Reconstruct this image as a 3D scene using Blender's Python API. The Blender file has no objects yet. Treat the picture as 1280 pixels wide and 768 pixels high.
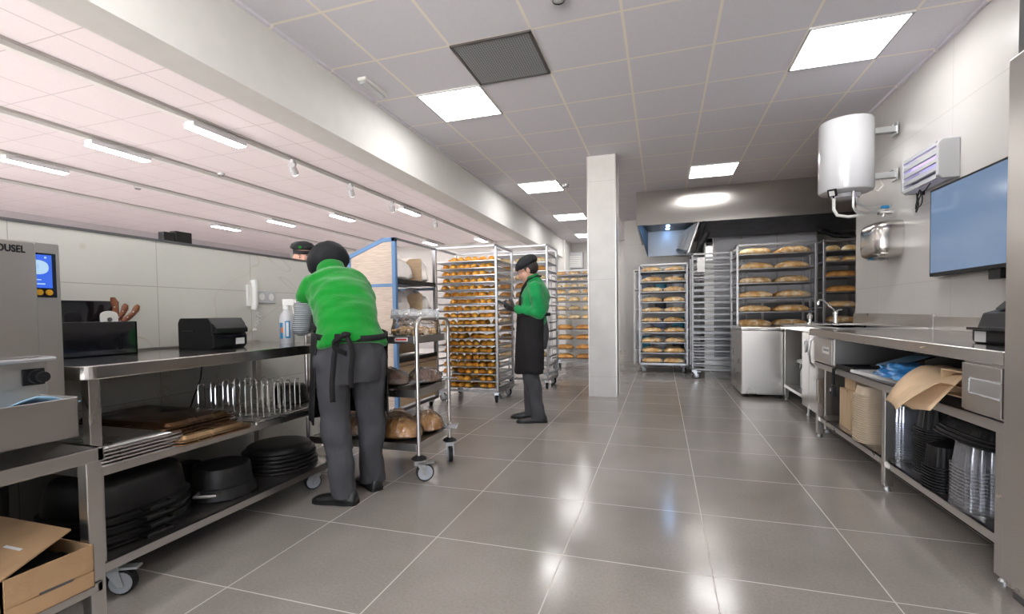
import bpy, bmesh, math, random
from mathutils import Vector, Matrix, Euler, noise
random.seed(7)
PI = math.pi
SC = bpy.context.scene
COL = SC.collection
V = Vector
ORD = ['first','second','third','fourth','fifth','sixth','seventh','eighth','ninth','tenth','eleventh','twelfth',
       'thirteenth','fourteenth','fifteenth','sixteenth','seventeenth','eighteenth','nineteenth','twentieth']

# ---------------------------------------------------------------- materials
def nt(name):
    m = bpy.data.materials.new(name); m.use_nodes = True
    n = m.node_tree.nodes; l = m.node_tree.links
    return m, n, l, n['Principled BSDF']

def mat(name, col, rough=.5, metal=0., var=.0, vscale=8., bump=0., bscale=40., col2=None, stretch=None, spec=None,
        coat=0., rvar=0., emit=None, estr=0., trans=0., sheen=0., aniso=0.):
    m, n, l, p = nt(name)
    p.inputs['Base Color'].default_value = (*col, 1)
    p.inputs['Roughness'].default_value = rough
    p.inputs['Metallic'].default_value = metal
    if spec is not None: p.inputs['Specular IOR Level'].default_value = spec
    if coat: p.inputs['Coat Weight'].default_value = coat
    if trans: p.inputs['Transmission Weight'].default_value = trans
    if sheen: p.inputs['Sheen Weight'].default_value = sheen
    if aniso: p.inputs['Anisotropic'].default_value = aniso
    if emit:
        p.inputs['Emission Color'].default_value = (*emit, 1); p.inputs['Emission Strength'].default_value = estr
    if var or bump or rvar or col2:
        tc = n.new('ShaderNodeTexCoord'); mp = n.new('ShaderNodeMapping')
        l.new(tc.outputs['Object'], mp.inputs[0])
        if stretch: mp.inputs['Scale'].default_value = stretch
        nz = n.new('ShaderNodeTexNoise'); nz.inputs['Scale'].default_value = vscale; nz.inputs['Detail'].default_value = 4
        l.new(mp.outputs[0], nz.inputs['Vector'])
        if var or col2:
            mx = n.new('ShaderNodeMix'); mx.data_type = 'RGBA'
            c2 = col2 if col2 else tuple(min(1, c * (1 + var)) for c in col)
            c1 = col if col2 else tuple(c * (1 - var) for c in col)
            mx.inputs['A'].default_value = (*c1, 1); mx.inputs['B'].default_value = (*c2, 1)
            rp = n.new('ShaderNodeMapRange'); rp.inputs[1].default_value = .35; rp.inputs[2].default_value = .65
            l.new(nz.outputs['Fac'], rp.inputs[0]); l.new(rp.outputs[0], mx.inputs['Factor'])
            l.new(mx.outputs['Result'], p.inputs['Base Color'])
        if rvar:
            rr = n.new('ShaderNodeMapRange'); rr.inputs[1].default_value = .3; rr.inputs[2].default_value = .7
            rr.inputs[3].default_value = max(.02, rough - rvar); rr.inputs[4].default_value = rough + rvar
            l.new(nz.outputs['Fac'], rr.inputs[0]); l.new(rr.outputs[0], p.inputs['Roughness'])
        if bump:
            nb = n.new('ShaderNodeTexNoise'); nb.inputs['Scale'].default_value = bscale; nb.inputs['Detail'].default_value = 5
            l.new(mp.outputs[0], nb.inputs['Vector'])
            bp = n.new('ShaderNodeBump'); bp.inputs['Strength'].default_value = bump; bp.inputs['Distance'].default_value = .01
            l.new(nb.outputs['Fac'], bp.inputs['Height']); l.new(bp.outputs[0], p.inputs['Normal'])
    return m

def grid_lines(n, l, vec_out, specs):
    """specs: list of (axis index, origin, pitch, width). Returns a 0/1 socket that is 1 on a line."""
    sep = n.new('ShaderNodeSeparateXYZ'); l.new(vec_out, sep.inputs[0])
    prev = None
    for ax, o, pitch, w in specs:
        a = n.new('ShaderNodeMath'); a.operation = 'SUBTRACT'; l.new(sep.outputs[ax], a.inputs[0]); a.inputs[1].default_value = o - w / 2
        b = n.new('ShaderNodeMath'); b.operation = 'FLOORED_MODULO'; l.new(a.outputs[0], b.inputs[0]); b.inputs[1].default_value = pitch
        c = n.new('ShaderNodeMath'); c.operation = 'LESS_THAN'; l.new(b.outputs[0], c.inputs[0]); c.inputs[1].default_value = w
        if prev is None: prev = c.outputs[0]
        else:
            d = n.new('ShaderNodeMath'); d.operation = 'MAXIMUM'; l.new(prev, d.inputs[0]); l.new(c.outputs[0], d.inputs[1]); prev = d.outputs[0]
    return prev

def tiled(name, col, line, specs, rough=.4, rline=.6, var=.05, vscale=2., bumpd=.0, spec=.5, metal=0, rvar=0., cell=None, cellvar=.0, speck=0., veins=None, grit=0.):
    m, n, l, p = nt(name)
    tc = n.new('ShaderNodeTexCoord'); O = tc.outputs['Object']
    f = grid_lines(n, l, O, specs)
    nz = n.new('ShaderNodeTexNoise'); nz.inputs['Scale'].default_value = vscale; nz.inputs['Detail'].default_value = 6
    l.new(O, nz.inputs['Vector'])
    mr = n.new('ShaderNodeMapRange'); mr.inputs[1].default_value = .3; mr.inputs[2].default_value = .7
    mr.inputs[3].default_value = 1 - var; mr.inputs[4].default_value = 1 + var
    l.new(nz.outputs['Fac'], mr.inputs[0])
    val = mr.outputs[0]
    if speck:
        n2 = n.new('ShaderNodeTexNoise'); n2.inputs['Scale'].default_value = 90; n2.inputs['Detail'].default_value = 3
        l.new(O, n2.inputs['Vector'])
        m2 = n.new('ShaderNodeMapRange'); m2.inputs[1].default_value = .3; m2.inputs[2].default_value = .7
        m2.inputs[3].default_value = 1 - speck; m2.inputs[4].default_value = 1 + speck
        l.new(n2.outputs['Fac'], m2.inputs[0])
        mm = n.new('ShaderNodeMath'); mm.operation = 'MULTIPLY'; l.new(val, mm.inputs[0]); l.new(m2.outputs[0], mm.inputs[1]); val = mm.outputs[0]
    if cellvar:
        sn = n.new('ShaderNodeVectorMath'); sn.operation = 'SNAP'; l.new(O, sn.inputs[0]); sn.inputs[1].default_value = cell[1]
        ad = n.new('ShaderNodeVectorMath'); ad.operation = 'ADD'; ad.inputs[1].default_value = tuple(-c for c in cell[0])
        l.new(O, ad.inputs[0]); l.new(ad.outputs[0], sn.inputs[0])
        wn = n.new('ShaderNodeTexWhiteNoise'); l.new(sn.outputs[0], wn.inputs['Vector'])
        m3 = n.new('ShaderNodeMapRange'); m3.inputs[3].default_value = 1 - cellvar; m3.inputs[4].default_value = 1 + cellvar
        l.new(wn.outputs['Value'], m3.inputs[0])
        mm = n.new('ShaderNodeMath'); mm.operation = 'MULTIPLY'; l.new(val, mm.inputs[0]); l.new(m3.outputs[0], mm.inputs[1]); val = mm.outputs[0]
    vm = n.new('ShaderNodeVectorMath'); vm.operation = 'SCALE'; vm.inputs[0].default_value = col
    l.new(val, vm.inputs['Scale'])
    base = vm.outputs[0]
    if veins:
        wv = n.new('ShaderNodeTexNoise'); wv.inputs['Scale'].default_value = veins[1]; wv.inputs['Detail'].default_value = 3; wv.inputs['Distortion'].default_value = .6
        l.new(O, wv.inputs['Vector'])
        s = n.new('ShaderNodeMath'); s.operation = 'SUBTRACT'; l.new(wv.outputs['Fac'], s.inputs[0]); s.inputs[1].default_value = .5
        ab = n.new('ShaderNodeMath'); ab.operation = 'ABSOLUTE'; l.new(s.outputs[0], ab.inputs[0])
        r = n.new('ShaderNodeMapRange'); r.inputs[1].default_value = 0; r.inputs[2].default_value = veins[3]; r.inputs[3].default_value = veins[2]; r.inputs[4].default_value = 0
        l.new(ab.outputs[0], r.inputs[0])
        mv = n.new('ShaderNodeMix'); mv.data_type = 'RGBA'; l.new(r.outputs[0], mv.inputs['Factor']); l.new(base, mv.inputs['A']); mv.inputs['B'].default_value = (*veins[0], 1)
        base = mv.outputs['Result']
    mx = n.new('ShaderNodeMix'); mx.data_type = 'RGBA'
    l.new(f, mx.inputs['Factor']); l.new(base, mx.inputs['A']); mx.inputs['B'].default_value = (*line, 1)
    l.new(mx.outputs['Result'], p.inputs['Base Color'])
    rm = n.new('ShaderNodeMix'); rm.data_type = 'FLOAT'
    l.new(f, rm.inputs['Factor']); rm.inputs['A'].default_value = rough; rm.inputs['B'].default_value = rline
    if rvar:
        rr = n.new('ShaderNodeMapRange'); rr.inputs[1].default_value = .3; rr.inputs[2].default_value = .7
        rr.inputs[3].default_value = rough - rvar; rr.inputs[4].default_value = rough + rvar
        l.new(nz.outputs['Fac'], rr.inputs[0]); l.new(rr.outputs[0], rm.inputs['A'])
    l.new(rm.outputs['Result'], p.inputs['Roughness'])
    p.inputs['Specular IOR Level'].default_value = spec
    p.inputs['Metallic'].default_value = metal
    if bumpd:
        iv = n.new('ShaderNodeMath'); iv.operation = 'SUBTRACT'; iv.inputs[0].default_value = 1; l.new(f, iv.inputs[1])
        bp = n.new('ShaderNodeBump'); bp.inputs['Strength'].default_value = bumpd; bp.inputs['Distance'].default_value = .003
        l.new(iv.outputs[0], bp.inputs['Height']); l.new(bp.outputs[0], p.inputs['Normal'])
    return m

def bread_mat(name, lo, hi, flour=None, famt=.5, scale=9., rough=.55, slash=None):
    m, n, l, p = nt(name)
    tc = n.new('ShaderNodeTexCoord'); oi = n.new('ShaderNodeObjectInfo')
    ad = n.new('ShaderNodeVectorMath'); ad.operation = 'ADD'; l.new(tc.outputs['Object'], ad.inputs[0])
    sc = n.new('ShaderNodeVectorMath'); sc.operation = 'SCALE'; sc.inputs[0].default_value = (7, 13, 5); l.new(oi.outputs['Random'], sc.inputs['Scale'])
    l.new(sc.outputs[0], ad.inputs[1])
    nz = n.new('ShaderNodeTexNoise'); nz.inputs['Scale'].default_value = scale; nz.inputs['Detail'].default_value = 5
    l.new(ad.outputs[0], nz.inputs['Vector'])
    cr = n.new('ShaderNodeValToRGB'); cr.color_ramp.elements[0].position = .36; cr.color_ramp.elements[1].position = .64
    cr.color_ramp.elements[0].color = (*lo, 1); cr.color_ramp.elements[1].color = (*hi, 1)
    l.new(nz.outputs['Fac'], cr.inputs[0]); out = cr.outputs[0]
    hs = n.new('ShaderNodeHueSaturation'); mr = n.new('ShaderNodeMapRange'); mr.inputs[3].default_value = .82; mr.inputs[4].default_value = 1.15
    l.new(oi.outputs['Random'], mr.inputs[0]); l.new(mr.outputs[0], hs.inputs['Value']); l.new(out, hs.inputs['Color']); out = hs.outputs[0]
    if flour:
        n2 = n.new('ShaderNodeTexNoise'); n2.inputs['Scale'].default_value = scale * 1.7; n2.inputs['Detail'].default_value = 6
        l.new(ad.outputs[0], n2.inputs['Vector'])
        r = n.new('ShaderNodeMapRange'); r.inputs[1].default_value = .62 - famt * .25; r.inputs[2].default_value = .75 - famt * .15
        l.new(n2.outputs['Fac'], r.inputs[0])
        mx = n.new('ShaderNodeMix'); mx.data_type = 'RGBA'; l.new(r.outputs[0], mx.inputs['Factor']); l.new(out, mx.inputs['A']); mx.inputs['B'].default_value = (*flour, 1)
        out = mx.outputs['Result']
    l.new(out, p.inputs['Base Color']); p.inputs['Roughness'].default_value = rough
    nb = n.new('ShaderNodeTexNoise'); nb.inputs['Scale'].default_value = 60; l.new(ad.outputs[0], nb.inputs['Vector'])
    bp = n.new('ShaderNodeBump'); bp.inputs['Strength'].default_value = .35; bp.inputs['Distance'].default_value = .006
    l.new(nb.outputs['Fac'], bp.inputs['Height']); l.new(bp.outputs[0], p.inputs['Normal'])
    return m

def film_mat(name, tint=(1, 1, 1), gloss=.25, rough=.12, scale=25., white=.0, bump=.9):
    """crinkled clear plastic film: see-through with sharp wrinkled highlights"""
    m = bpy.data.materials.new(name); m.use_nodes = True
    n = m.node_tree.nodes; l = m.node_tree.links; n.clear()
    out = n.new('ShaderNodeOutputMaterial'); tr = n.new('ShaderNodeBsdfTransparent'); tr.inputs[0].default_value = (*tint, 1)
    gl = n.new('ShaderNodeBsdfGlossy'); gl.inputs['Roughness'].default_value = rough
    tc = n.new('ShaderNodeTexCoord'); nz = n.new('ShaderNodeTexNoise'); nz.inputs['Scale'].default_value = scale; nz.inputs['Distortion'].default_value = 1.2
    l.new(tc.outputs['Object'], nz.inputs['Vector'])
    bp = n.new('ShaderNodeBump'); bp.inputs['Strength'].default_value = bump; bp.inputs['Distance'].default_value = .02
    l.new(nz.outputs['Fac'], bp.inputs['Height']); l.new(bp.outputs[0], gl.inputs['Normal'])
    fr = n.new('ShaderNodeFresnel'); fr.inputs['IOR'].default_value = 1.45; l.new(bp.outputs[0], fr.inputs['Normal'])
    ma = n.new('ShaderNodeMath'); ma.operation = 'ADD'; ma.inputs[1].default_value = gloss * .4; ma.use_clamp = True; l.new(fr.outputs[0], ma.inputs[0])
    mx = n.new('ShaderNodeMixShader'); l.new(ma.outputs[0], mx.inputs[0]); l.new(tr.outputs[0], mx.inputs[1]); l.new(gl.outputs[0], mx.inputs[2])
    last = mx.outputs[0]
    if white:
        df = n.new('ShaderNodeBsdfDiffuse'); df.inputs[0].default_value = (.8, .82, .86, 1)
        m2 = n.new('ShaderNodeMixShader'); m2.inputs[0].default_value = white; l.new(last, m2.inputs[1]); l.new(df.outputs[0], m2.inputs[2]); last = m2.outputs[0]
    l.new(last, out.inputs[0])
    return m

def emis(name, col, s):
    m = bpy.data.materials.new(name); m.use_nodes = True
    n = m.node_tree.nodes; l = m.node_tree.links; n.clear()
    out = n.new('ShaderNodeOutputMaterial'); e = n.new('ShaderNodeEmission'); e.inputs[0].default_value = (*col, 1); e.inputs[1].default_value = s
    l.new(e.outputs[0], out.inputs[0]); return m

# ---------------------------------------------------------------- mesh building
class MB:
    def __init__(s): s.v = []; s.f = []
    def add(s, vs, fs, M=None):
        k = len(s.v)
        s.v += [tuple(M @ V(v)) if M is not None else tuple(v) for v in vs]
        s.f += [tuple(i + k for i in f) for f in fs]; return s
    def box(s, x0, x1, y0, y1, z0, z1, M=None):
        vs = [(x, y, z) for z in (z0, z1) for y in (y0, y1) for x in (x0, x1)]
        return s.add(vs, [(0, 2, 3, 1), (4, 5, 7, 6), (0, 1, 5, 4), (2, 6, 7, 3), (0, 4, 6, 2), (1, 3, 7, 5)], M)
    def bar(s, a, b, w, h, up=(0, 0, 1)):
        a = V(a); b = V(b); d = (b - a).normalized(); u = V(up)
        if abs(d.dot(u)) > .95: u = V((1, 0, 0)) if abs(d.x) < .9 else V((0, 1, 0))
        r = d.cross(u).normalized(); u = r.cross(d)
        vs = [p + r * (i * w / 2) + u * (j * h / 2) for p in (a, b) for i, j in ((-1, -1), (1, -1), (1, 1), (-1, 1))]
        return s.add(vs, [(3, 2, 1, 0), (4, 5, 6, 7), (0, 1, 5, 4), (1, 2, 6, 5), (2, 3, 7, 6), (3, 0, 4, 7)])
    def loft(s, rings, cap0=True, cap1=True, closed=True, loop=False):
        n = len(rings[0]); vs = [tuple(p) for r in rings for p in r]; fs = []
        m = len(rings); rng = range(m if loop else m - 1)
        for i in rng:
            a = i * n; b = ((i + 1) % m) * n
            for j in range(n if closed else n - 1):
                k = (j + 1) % n; fs.append((a + j, a + k, b + k, b + j))
        if closed and not loop:
            if cap0: fs.append(tuple(reversed(range(n))))
            if cap1: fs.append(tuple(range((m - 1) * n, m * n)))
        return s.add(vs, fs)
    def tube(s, pts, r, seg=8, loop=False):
        pts = [V(p) for p in pts]; rs = r if isinstance(r, (list, tuple)) else [r] * len(pts)
        rings = []; pu = None; m = len(pts)
        for i, p in enumerate(pts):
            if loop: d = pts[(i + 1) % m] - pts[i - 1]
            elif i == 0: d = pts[1] - p
            elif i == m - 1: d = p - pts[i - 1]
            else: d = (pts[i + 1] - p).normalized() + (p - pts[i - 1]).normalized()
            if d.length < 1e-9: d = V((0, 0, 1))
            d.normalize()
            if pu is None: pu = d.orthogonal().normalized()
            u = (pu - d * pu.dot(d)); u = u.normalized() if u.length > 1e-6 else d.orthogonal().normalized()
            w = d.cross(u); pu = u
            rings.append([p + u * (rs[i] * math.cos(2 * PI * k / seg)) + w * (rs[i] * math.sin(2 * PI * k / seg)) for k in range(seg)])
        return s.loft(rings, loop=loop)
    def cyl(s, c, r, h, axis=2, seg=20, r2=None):
        c = V(c); a = V((0, 0, 0)); a[axis] = 1
        return s.tube([c, c + a * h], [r, r if r2 is None else r2], seg)
    def lathe(s, prof, c=(0, 0, 0), seg=24, M=None):
        vs = []; fs = []; n = len(prof); c = V(c)
        for k in range(seg):
            t = 2 * PI * k / seg
            for r, z in prof: vs.append((c.x + r * math.cos(t), c.y + r * math.sin(t), c.z + z))
        for k in range(seg):
            a = k * n; b = ((k + 1) % seg) * n
            for i in range(n - 1): fs.append((a + i, b + i, b + i + 1, a + i + 1))
        return s.add(vs, fs, M)
    def ell(s, c, r, seg=16, rings=10, M=None):
        c = V(c); vs = [(0, 0, -1)]; fs = []
        for i in range(1, rings):
            t = -PI / 2 + PI * i / rings
            for k in range(seg): vs.append((math.cos(t) * math.cos(2 * PI * k / seg), math.cos(t) * math.sin(2 * PI * k / seg), math.sin(t)))
        vs.append((0, 0, 1)); top = len(vs) - 1
        for k in range(seg): fs.append((0, 1 + (k + 1) % seg, 1 + k))
        for i in range(rings - 2):
            a = 1 + i * seg; b = a + seg
            for k in range(seg): fs.append((a + k, a + (k + 1) % seg, b + (k + 1) % seg, b + k))
        a = 1 + (rings - 2) * seg
        for k in range(seg): fs.append((a + k, a + (k + 1) % seg, top))
        R = M.to_3x3() if M is not None else None
        out = []
        for v in vs:
            q = V((v[0] * r[0], v[1] * r[1], v[2] * r[2]))
            if R: q = R @ q
            out.append(c + q)
        return s.add(out, fs)
    def prism(s, poly, axis, a, b):
        """poly in the two remaining axes (in x,y,z order)"""
        def mk(p, t):
            q = list(p); q.insert(axis, t); return tuple(q)
        n = len(poly); vs = [mk(p, a) for p in poly] + [mk(p, b) for p in poly]
        fs = [tuple(reversed(range(n))), tuple(range(n, 2 * n))] + [(i, (i + 1) % n, n + (i + 1) % n, n + i) for i in range(n)]
        return s.add(vs, fs)
    def sheet(s, rows, thick=None):
        return s.loft(rows, closed=False)
    def build(s, name, m, parent=None, smooth=False, bevel=0., solid=0., sub=0, ang=40, fix=True):
        me = bpy.data.meshes.new(name); me.from_pydata(s.v, [], s.f)
        if fix:
            bm = bmesh.new(); bm.from_mesh(me); bmesh.ops.recalc_face_normals(bm, faces=bm.faces); bm.to_mesh(me); bm.free()
        if m: me.materials.append(m)
        o = bpy.data.objects.new(name, me); COL.objects.link(o)
        if parent: o.parent = parent
        if smooth:
            me.polygons.foreach_set('use_smooth', [True] * len(me.polygons))
            me.set_sharp_from_angle(angle=math.radians(ang))
        if solid:
            q = o.modifiers.new('solid', 'SOLIDIFY'); q.thickness = solid; q.offset = 0
        if bevel:
            q = o.modifiers.new('bevel', 'BEVEL'); q.width = bevel; q.segments = 2; q.limit_method = 'ANGLE'; q.angle_limit = math.radians(40)
            q.harden_normals = False
        if sub:
            q = o.modifiers.new('sub', 'SUBSURF'); q.levels = sub; q.render_levels = sub
        return o

def tag(o, label, cat, group=None, kind=None):
    o['label'] = label; o['category'] = cat
    if group: o['group'] = group
    if kind: o['kind'] = kind
    return o
def struct(o): o['kind'] = 'structure'; return o
def thing(name, label, cat, loc=(0, 0, 0), rz=0., group=None):
    o = bpy.data.objects.new(name, None); o.empty_display_size = .05; COL.objects.link(o)
    o.location = loc; o.rotation_euler = (0, 0, rz); return tag(o, label, cat, group)
def dup(o, loc=None, rot=None, label=None, group=None):
    def cp(src, par):
        c = src.copy(); COL.objects.link(c)
        if par: c.parent = par
        for ch in KIDS.get(src.name, ()) or [x for x in src.children]: cp(ch, c)
        return c
    c = cp(o, None)
    if loc is not None: c.location = loc
    if rot is not None: c.rotation_euler = rot
    if label: c['label'] = label
    if group: c['group'] = group
    return c
KIDS = {}
def rbox(mb, x0, x1, y0, y1, z0, z1, r, seg=4):
    """box with corners rounded in plan"""
    pts = []
    for cx, cy, a0 in ((x1 - r, y1 - r, 0), (x0 + r, y1 - r, PI / 2), (x0 + r, y0 + r, PI), (x1 - r, y0 + r, 1.5 * PI)):
        for k in range(seg + 1):
            t = a0 + PI / 2 * k / seg; pts.append((cx + r * math.cos(t), cy + r * math.sin(t)))
    return mb.loft([[(x, y, z) for x, y in pts] for z in (z0, z1)])
def superring(a, b, z, n=28, e=2.6, c=(0, 0), flute=0., nf=24):
    out = []
    for k in range(n):
        t = 2 * PI * k / n; ct, st = math.cos(t), math.sin(t)
        q = 1 + flute * math.cos(nf * t)
        out.append((c[0] + a * q * math.copysign(abs(ct) ** (2 / e), ct), c[1] + b * q * math.copysign(abs(st) ** (2 / e), st), z))
    return out
def arc(c, r, a0, a1, n, plane='xz'):
    c = V(c); out = []
    for k in range(n + 1):
        t = a0 + (a1 - a0) * k / n; u, w = r * math.cos(t), r * math.sin(t)
        out.append(c + (V((u, 0, w)) if plane == 'xz' else V((u, w, 0)) if plane == 'xy' else V((0, u, w))))
    return out
M = {}
M['steel'] = mat('brushed_steel', (.60, .575, .545), .30, 1., rvar=.04, vscale=2.5)
M['steel_h'] = mat('brushed_steel_top', (.60, .58, .555), .18, 1., rvar=.03, vscale=2)
M['steel_mirror'] = mat('satin_hood_steel', (.56, .535, .505), .20, 1., aniso=.8)
M['steel_dull'] = mat('dull_steel', (.50, .485, .46), .42, 1., rvar=.04, vscale=2)
M['steel_dark'] = mat('dark_steel', (.20, .20, .205), .40, 1., rvar=.08)
M['alu'] = mat('aluminium', (.66, .67, .69), .33, 1., rvar=.05, vscale=3)
M['rack_worn'] = mat('worn_rack_steel', (.24, .24, .245), .42, 1.)
M['hood_inner'] = mat('hood_inner_steel', (.20, .22, .25), .42, 1.)
M['tray_silver'] = mat('worn_silver_tray', (.82, .82, .82), .30, 1., rvar=.06, vscale=3)
M['rack_mid'] = mat('dull_rack_steel', (.34, .34, .35), .38, 1.)
M['rack'] = mat('rack_steel', (.46, .46, .47), .34, 1.)
M['chrome'] = mat('chrome', (.80, .80, .80), .10, 1.)
M['zinc'] = mat('zinc_plate', (.55, .57, .58), .35, .9)
M['cream_tile'] = tiled('cream_wall_tile', (.62, .60, .575), (.50, .48, .455), [(1, .55, 1.2, .004), (2, .05, .6, .004)], rough=.28, var=.03, vscale=1.6, spec=.4)
M['partition_tile'] = tiled('pale_stone_tile', (.64, .625, .575), (.43, .42, .39), [(1, .65, .61, .004), (2, .02, .6, .004)], rough=.38, var=.05, vscale=2.5, spec=.35, veins=((.40, .30, .16), 1.1, .35, .004))
M['back_tile'] = tiled('grey_back_tile', (.52, .50, .48), (.42, .41, .40), [(0, 0, 1.2, .005), (2, .05, .6, .005)], rough=.4, var=.04)
M['column_tile'] = tiled('column_tile', (.60, .585, .56), (.46, .45, .43), [(2, .25, 1.2, .005)], rough=.35, var=.07, vscale=4)
M['floor'] = tiled('polished_floor_tile', (.29, .262, .237), (.55, .51, .46), [(0, -1.617, .601, .0052), (1, 1.389, .601, .0052)], rough=.17, rline=.5, var=.10, vscale=2.2,
                   spec=.55, rvar=.04, speck=.08, cell=((-1.617, 1.389, -5), (.601, .601, 20)), cellvar=.05)
M['shop_floor'] = mat('shop_floor', (.74, .70, .68), .35, var=.05)
M['ceil'] = tiled('ceiling_tile', (.74, .725, .775), (.90, .845, .77), [(0, -2.036, .6, .02), (1, 3.144, .6, .02)], rough=.9, rline=.6, var=.02, vscale=60, spec=.1, bumpd=-.25)
M['ceil_shop'] = tiled('shop_ceiling_tile', (.84, .775, .785), (.63, .58, .585), [(0, -4.25, .6, .014), (1, 3.0, .6, .010)], rough=.9, rline=.6, var=.02, vscale=60, spec=.1)
M['plaster'] = mat('white_plaster', (.70, .69, .66), .7, var=.02, bump=.05, bscale=120)
M['beam_under'] = M['plaster']
M['shop_wall'] = mat('shop_wall', (.50, .47, .50), .8, var=.02)
M['white_paint'] = mat('white_enamel', (.56, .565, .585), .18, coat=.3)
M['white_plastic'] = mat('white_plastic', (.80, .79, .76), .35)
M['black_plastic'] = mat('black_plastic', (.011, .011, .012), .42, spec=.3)
M['black_gloss'] = mat('black_acrylic', (.012, .012, .016), .06, coat=.5)
M['black_rubber'] = mat('black_rubber', (.010, .010, .010), .6, spec=.3)
M['grey_rubber'] = mat('grey_wheel', (.36, .38, .41), .5)
M['cast_black'] = mat('black_enamel_pan', (.012, .0115, .0115), .45, var=.35, vscale=14, bump=.08, bscale=60, spec=.35)
M['blue_paint'] = mat('blue_frame', (.10, .22, .42), .45, bump=.05)
M['oak'] = mat('pale_oak', (.60, .49, .40), .5, col2=(.48, .38, .30), vscale=5, stretch=(2, 2, 24), bump=.05)
M['oak_w'] = mat('warm_board', (.62, .46, .30), .6, col2=(.52, .37, .23), vscale=5, stretch=(2, 2, 20))
M['knife_wood'] = mat('knife_handle', (.30, .10, .04), .4, col2=(.17, .05, .02), vscale=30)
M['kraft'] = mat('kraft_paper', (.66, .48, .30), .75, var=.08, vscale=6, bump=.2, bscale=15)
M['cardboard'] = mat('cardboard', (.42, .26, .135), .8, var=.10, vscale=7, bump=.1, bscale=60)
M['pulp'] = mat('pulp', (.68, .56, .42), .85, var=.05, bump=.2, bscale=80)
M['white_paper'] = mat('white_paper', (.76, .75, .74), .8)
M['tan_tray'] = mat('baked_tray', (.42, .29, .16), .28, .75, col2=(.20, .11, .05), vscale=4, rvar=.08)
M['brown_tray'] = mat('burnt_tray', (.15, .075, .035), .24, .7, col2=(.06, .032, .018), vscale=6, rvar=.08)
M['green'] = mat('green_fleece', (.003, .225, .020), .9, var=.10, vscale=9, bump=.35, bscale=90, sheen=.25, spec=.2)
M['green_knit'] = mat('green_jersey', (.006, .25, .065), .9, var=.12, vscale=14, bump=.35, bscale=70, sheen=.25, spec=.2)
M['trouser'] = mat('grey_trouser', (.062, .062, .068), .85, var=.14, vscale=7, bump=.5, bscale=14, spec=.25)
M['apron'] = mat('black_apron', (.010, .009, .010), .75, var=.2, bump=.3, bscale=18, spec=.3)
M['cap'] = mat('black_cap', (.013, .014, .017), .7, bump=.5, bscale=25, spec=.3)
M['shoe'] = mat('black_leather', (.014, .014, .014), .4, bump=.1)
M['skin'] = mat('skin', (.62, .34, .25), .5, var=.05, vscale=20)
M['hair'] = mat('dark_hair', (.018, .012, .010), .5, bump=.4, bscale=120)
M['lip'] = mat('lips', (.55, .06, .07), .4)
M['eye_dark'] = mat('dark_eye', (.02, .012, .01), .2)
M['glove'] = mat('black_glove', (.02, .02, .02), .5, bump=.2)
M['blue_bag'] = mat('blue_plastic_bag', (.03, .22, .62), .25, bump=.9, bscale=20, col2=(.10, .40, .80), vscale=12, coat=.3)
M['blue_cloth'] = mat('blue_cloth', (.30, .50, .70), .8, bump=.3)
M['glass'] = film_mat('window_glass', gloss=.0, rough=.02, bump=0)
M['film'] = film_mat('clear_film')
M['film_w'] = film_mat('milky_film', white=.28, scale=14)
M['clear_tub'] = film_mat('clear_tub', tint=(.93, .95, 1.0), gloss=.35, rough=.1, scale=6, white=.12, bump=.1)
M['paperwrap'] = mat('white_liner', (.80, .74, .70), .55, bump=.9, bscale=18, var=.05)
M['roll'] = bread_mat('golden_roll', (.72, .25, .015), (1.0, .53, .075), scale=16, rough=.38)
M['loaf'] = bread_mat('rustic_loaf', (.64, .33, .10), (.90, .60, .28), flour=(.95, .82, .60), famt=.55, scale=9)
M['loaf2'] = bread_mat('pale_loaf', (.76, .46, .17), (.92, .68, .34), flour=(.95, .84, .62), famt=.5, scale=9)
M['loaf3'] = bread_mat('orange_loaf', (.56, .23, .05), (.84, .44, .13), scale=12)
M['rye'] = bread_mat('dark_rye', (.15, .062, .028), (.34, .17, .085), scale=10)
M['crisp'] = bread_mat('toasted_pieces', (.62, .34, .12), (.80, .54, .24), scale=30)
M['panel_light'] = emis('panel_light', (1, .985, .97), 9.5)
M['tube_light'] = emis('tube_light', (1, .97, .95), 26.)
M['spot_light'] = emis('spot_light', (1, .93, .82), 12.)
M['led'] = emis('hood_led', (.30, .58, 1.), 34.)
M['tv'] = mat('tv_screen', (.02, .03, .04), .12, emit=(.125, .185, .29), estr=.6)  # even glow, standing in mostly for room reflections on the glass
M['scale_screen'] = mat('lit_screen', (.02, .03, .05), .2, emit=(.03, .10, .55), estr=.7)
M['screen_white'] = mat('screen_white', (.1, .1, .1), .3, emit=(.3, .45, .6), estr=.7)
M['yellow_button'] = mat('yellow_button', (.80, .42, .02), .4)
M['blue_label'] = mat('blue_label', (.02, .20, .42), .4)
M['orange'] = mat('orange_mark', (.75, .20, .05), .4)
M['red'] = mat('red_mark', (.55, .05, .05), .4)
M['vent'] = tiled('vent_mesh', (.10, .105, .115), (.30, .31, .33), [(0, 0, .018, .007), (1, 0, .018, .007)], rough=.5, rline=.5, var=.0)
def stripes():
    m, n, l, p = nt('striped_shirt')
    tc = n.new('ShaderNodeTexCoord'); f = grid_lines(n, l, tc.outputs['Object'], [(2, 0, .012, .005)])
    mx = n.new('ShaderNodeMix'); mx.data_type = 'RGBA'; l.new(f, mx.inputs['Factor'])
    mx.inputs['A'].default_value = (.42, .45, .46, 1); mx.inputs['B'].default_value = (.06, .07, .08, 1)
    l.new(mx.outputs['Result'], p.inputs['Base Color']); p.inputs['Roughness'].default_value = .85; return m
M['stripe'] = stripes()
CEIL = 2.96
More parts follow.
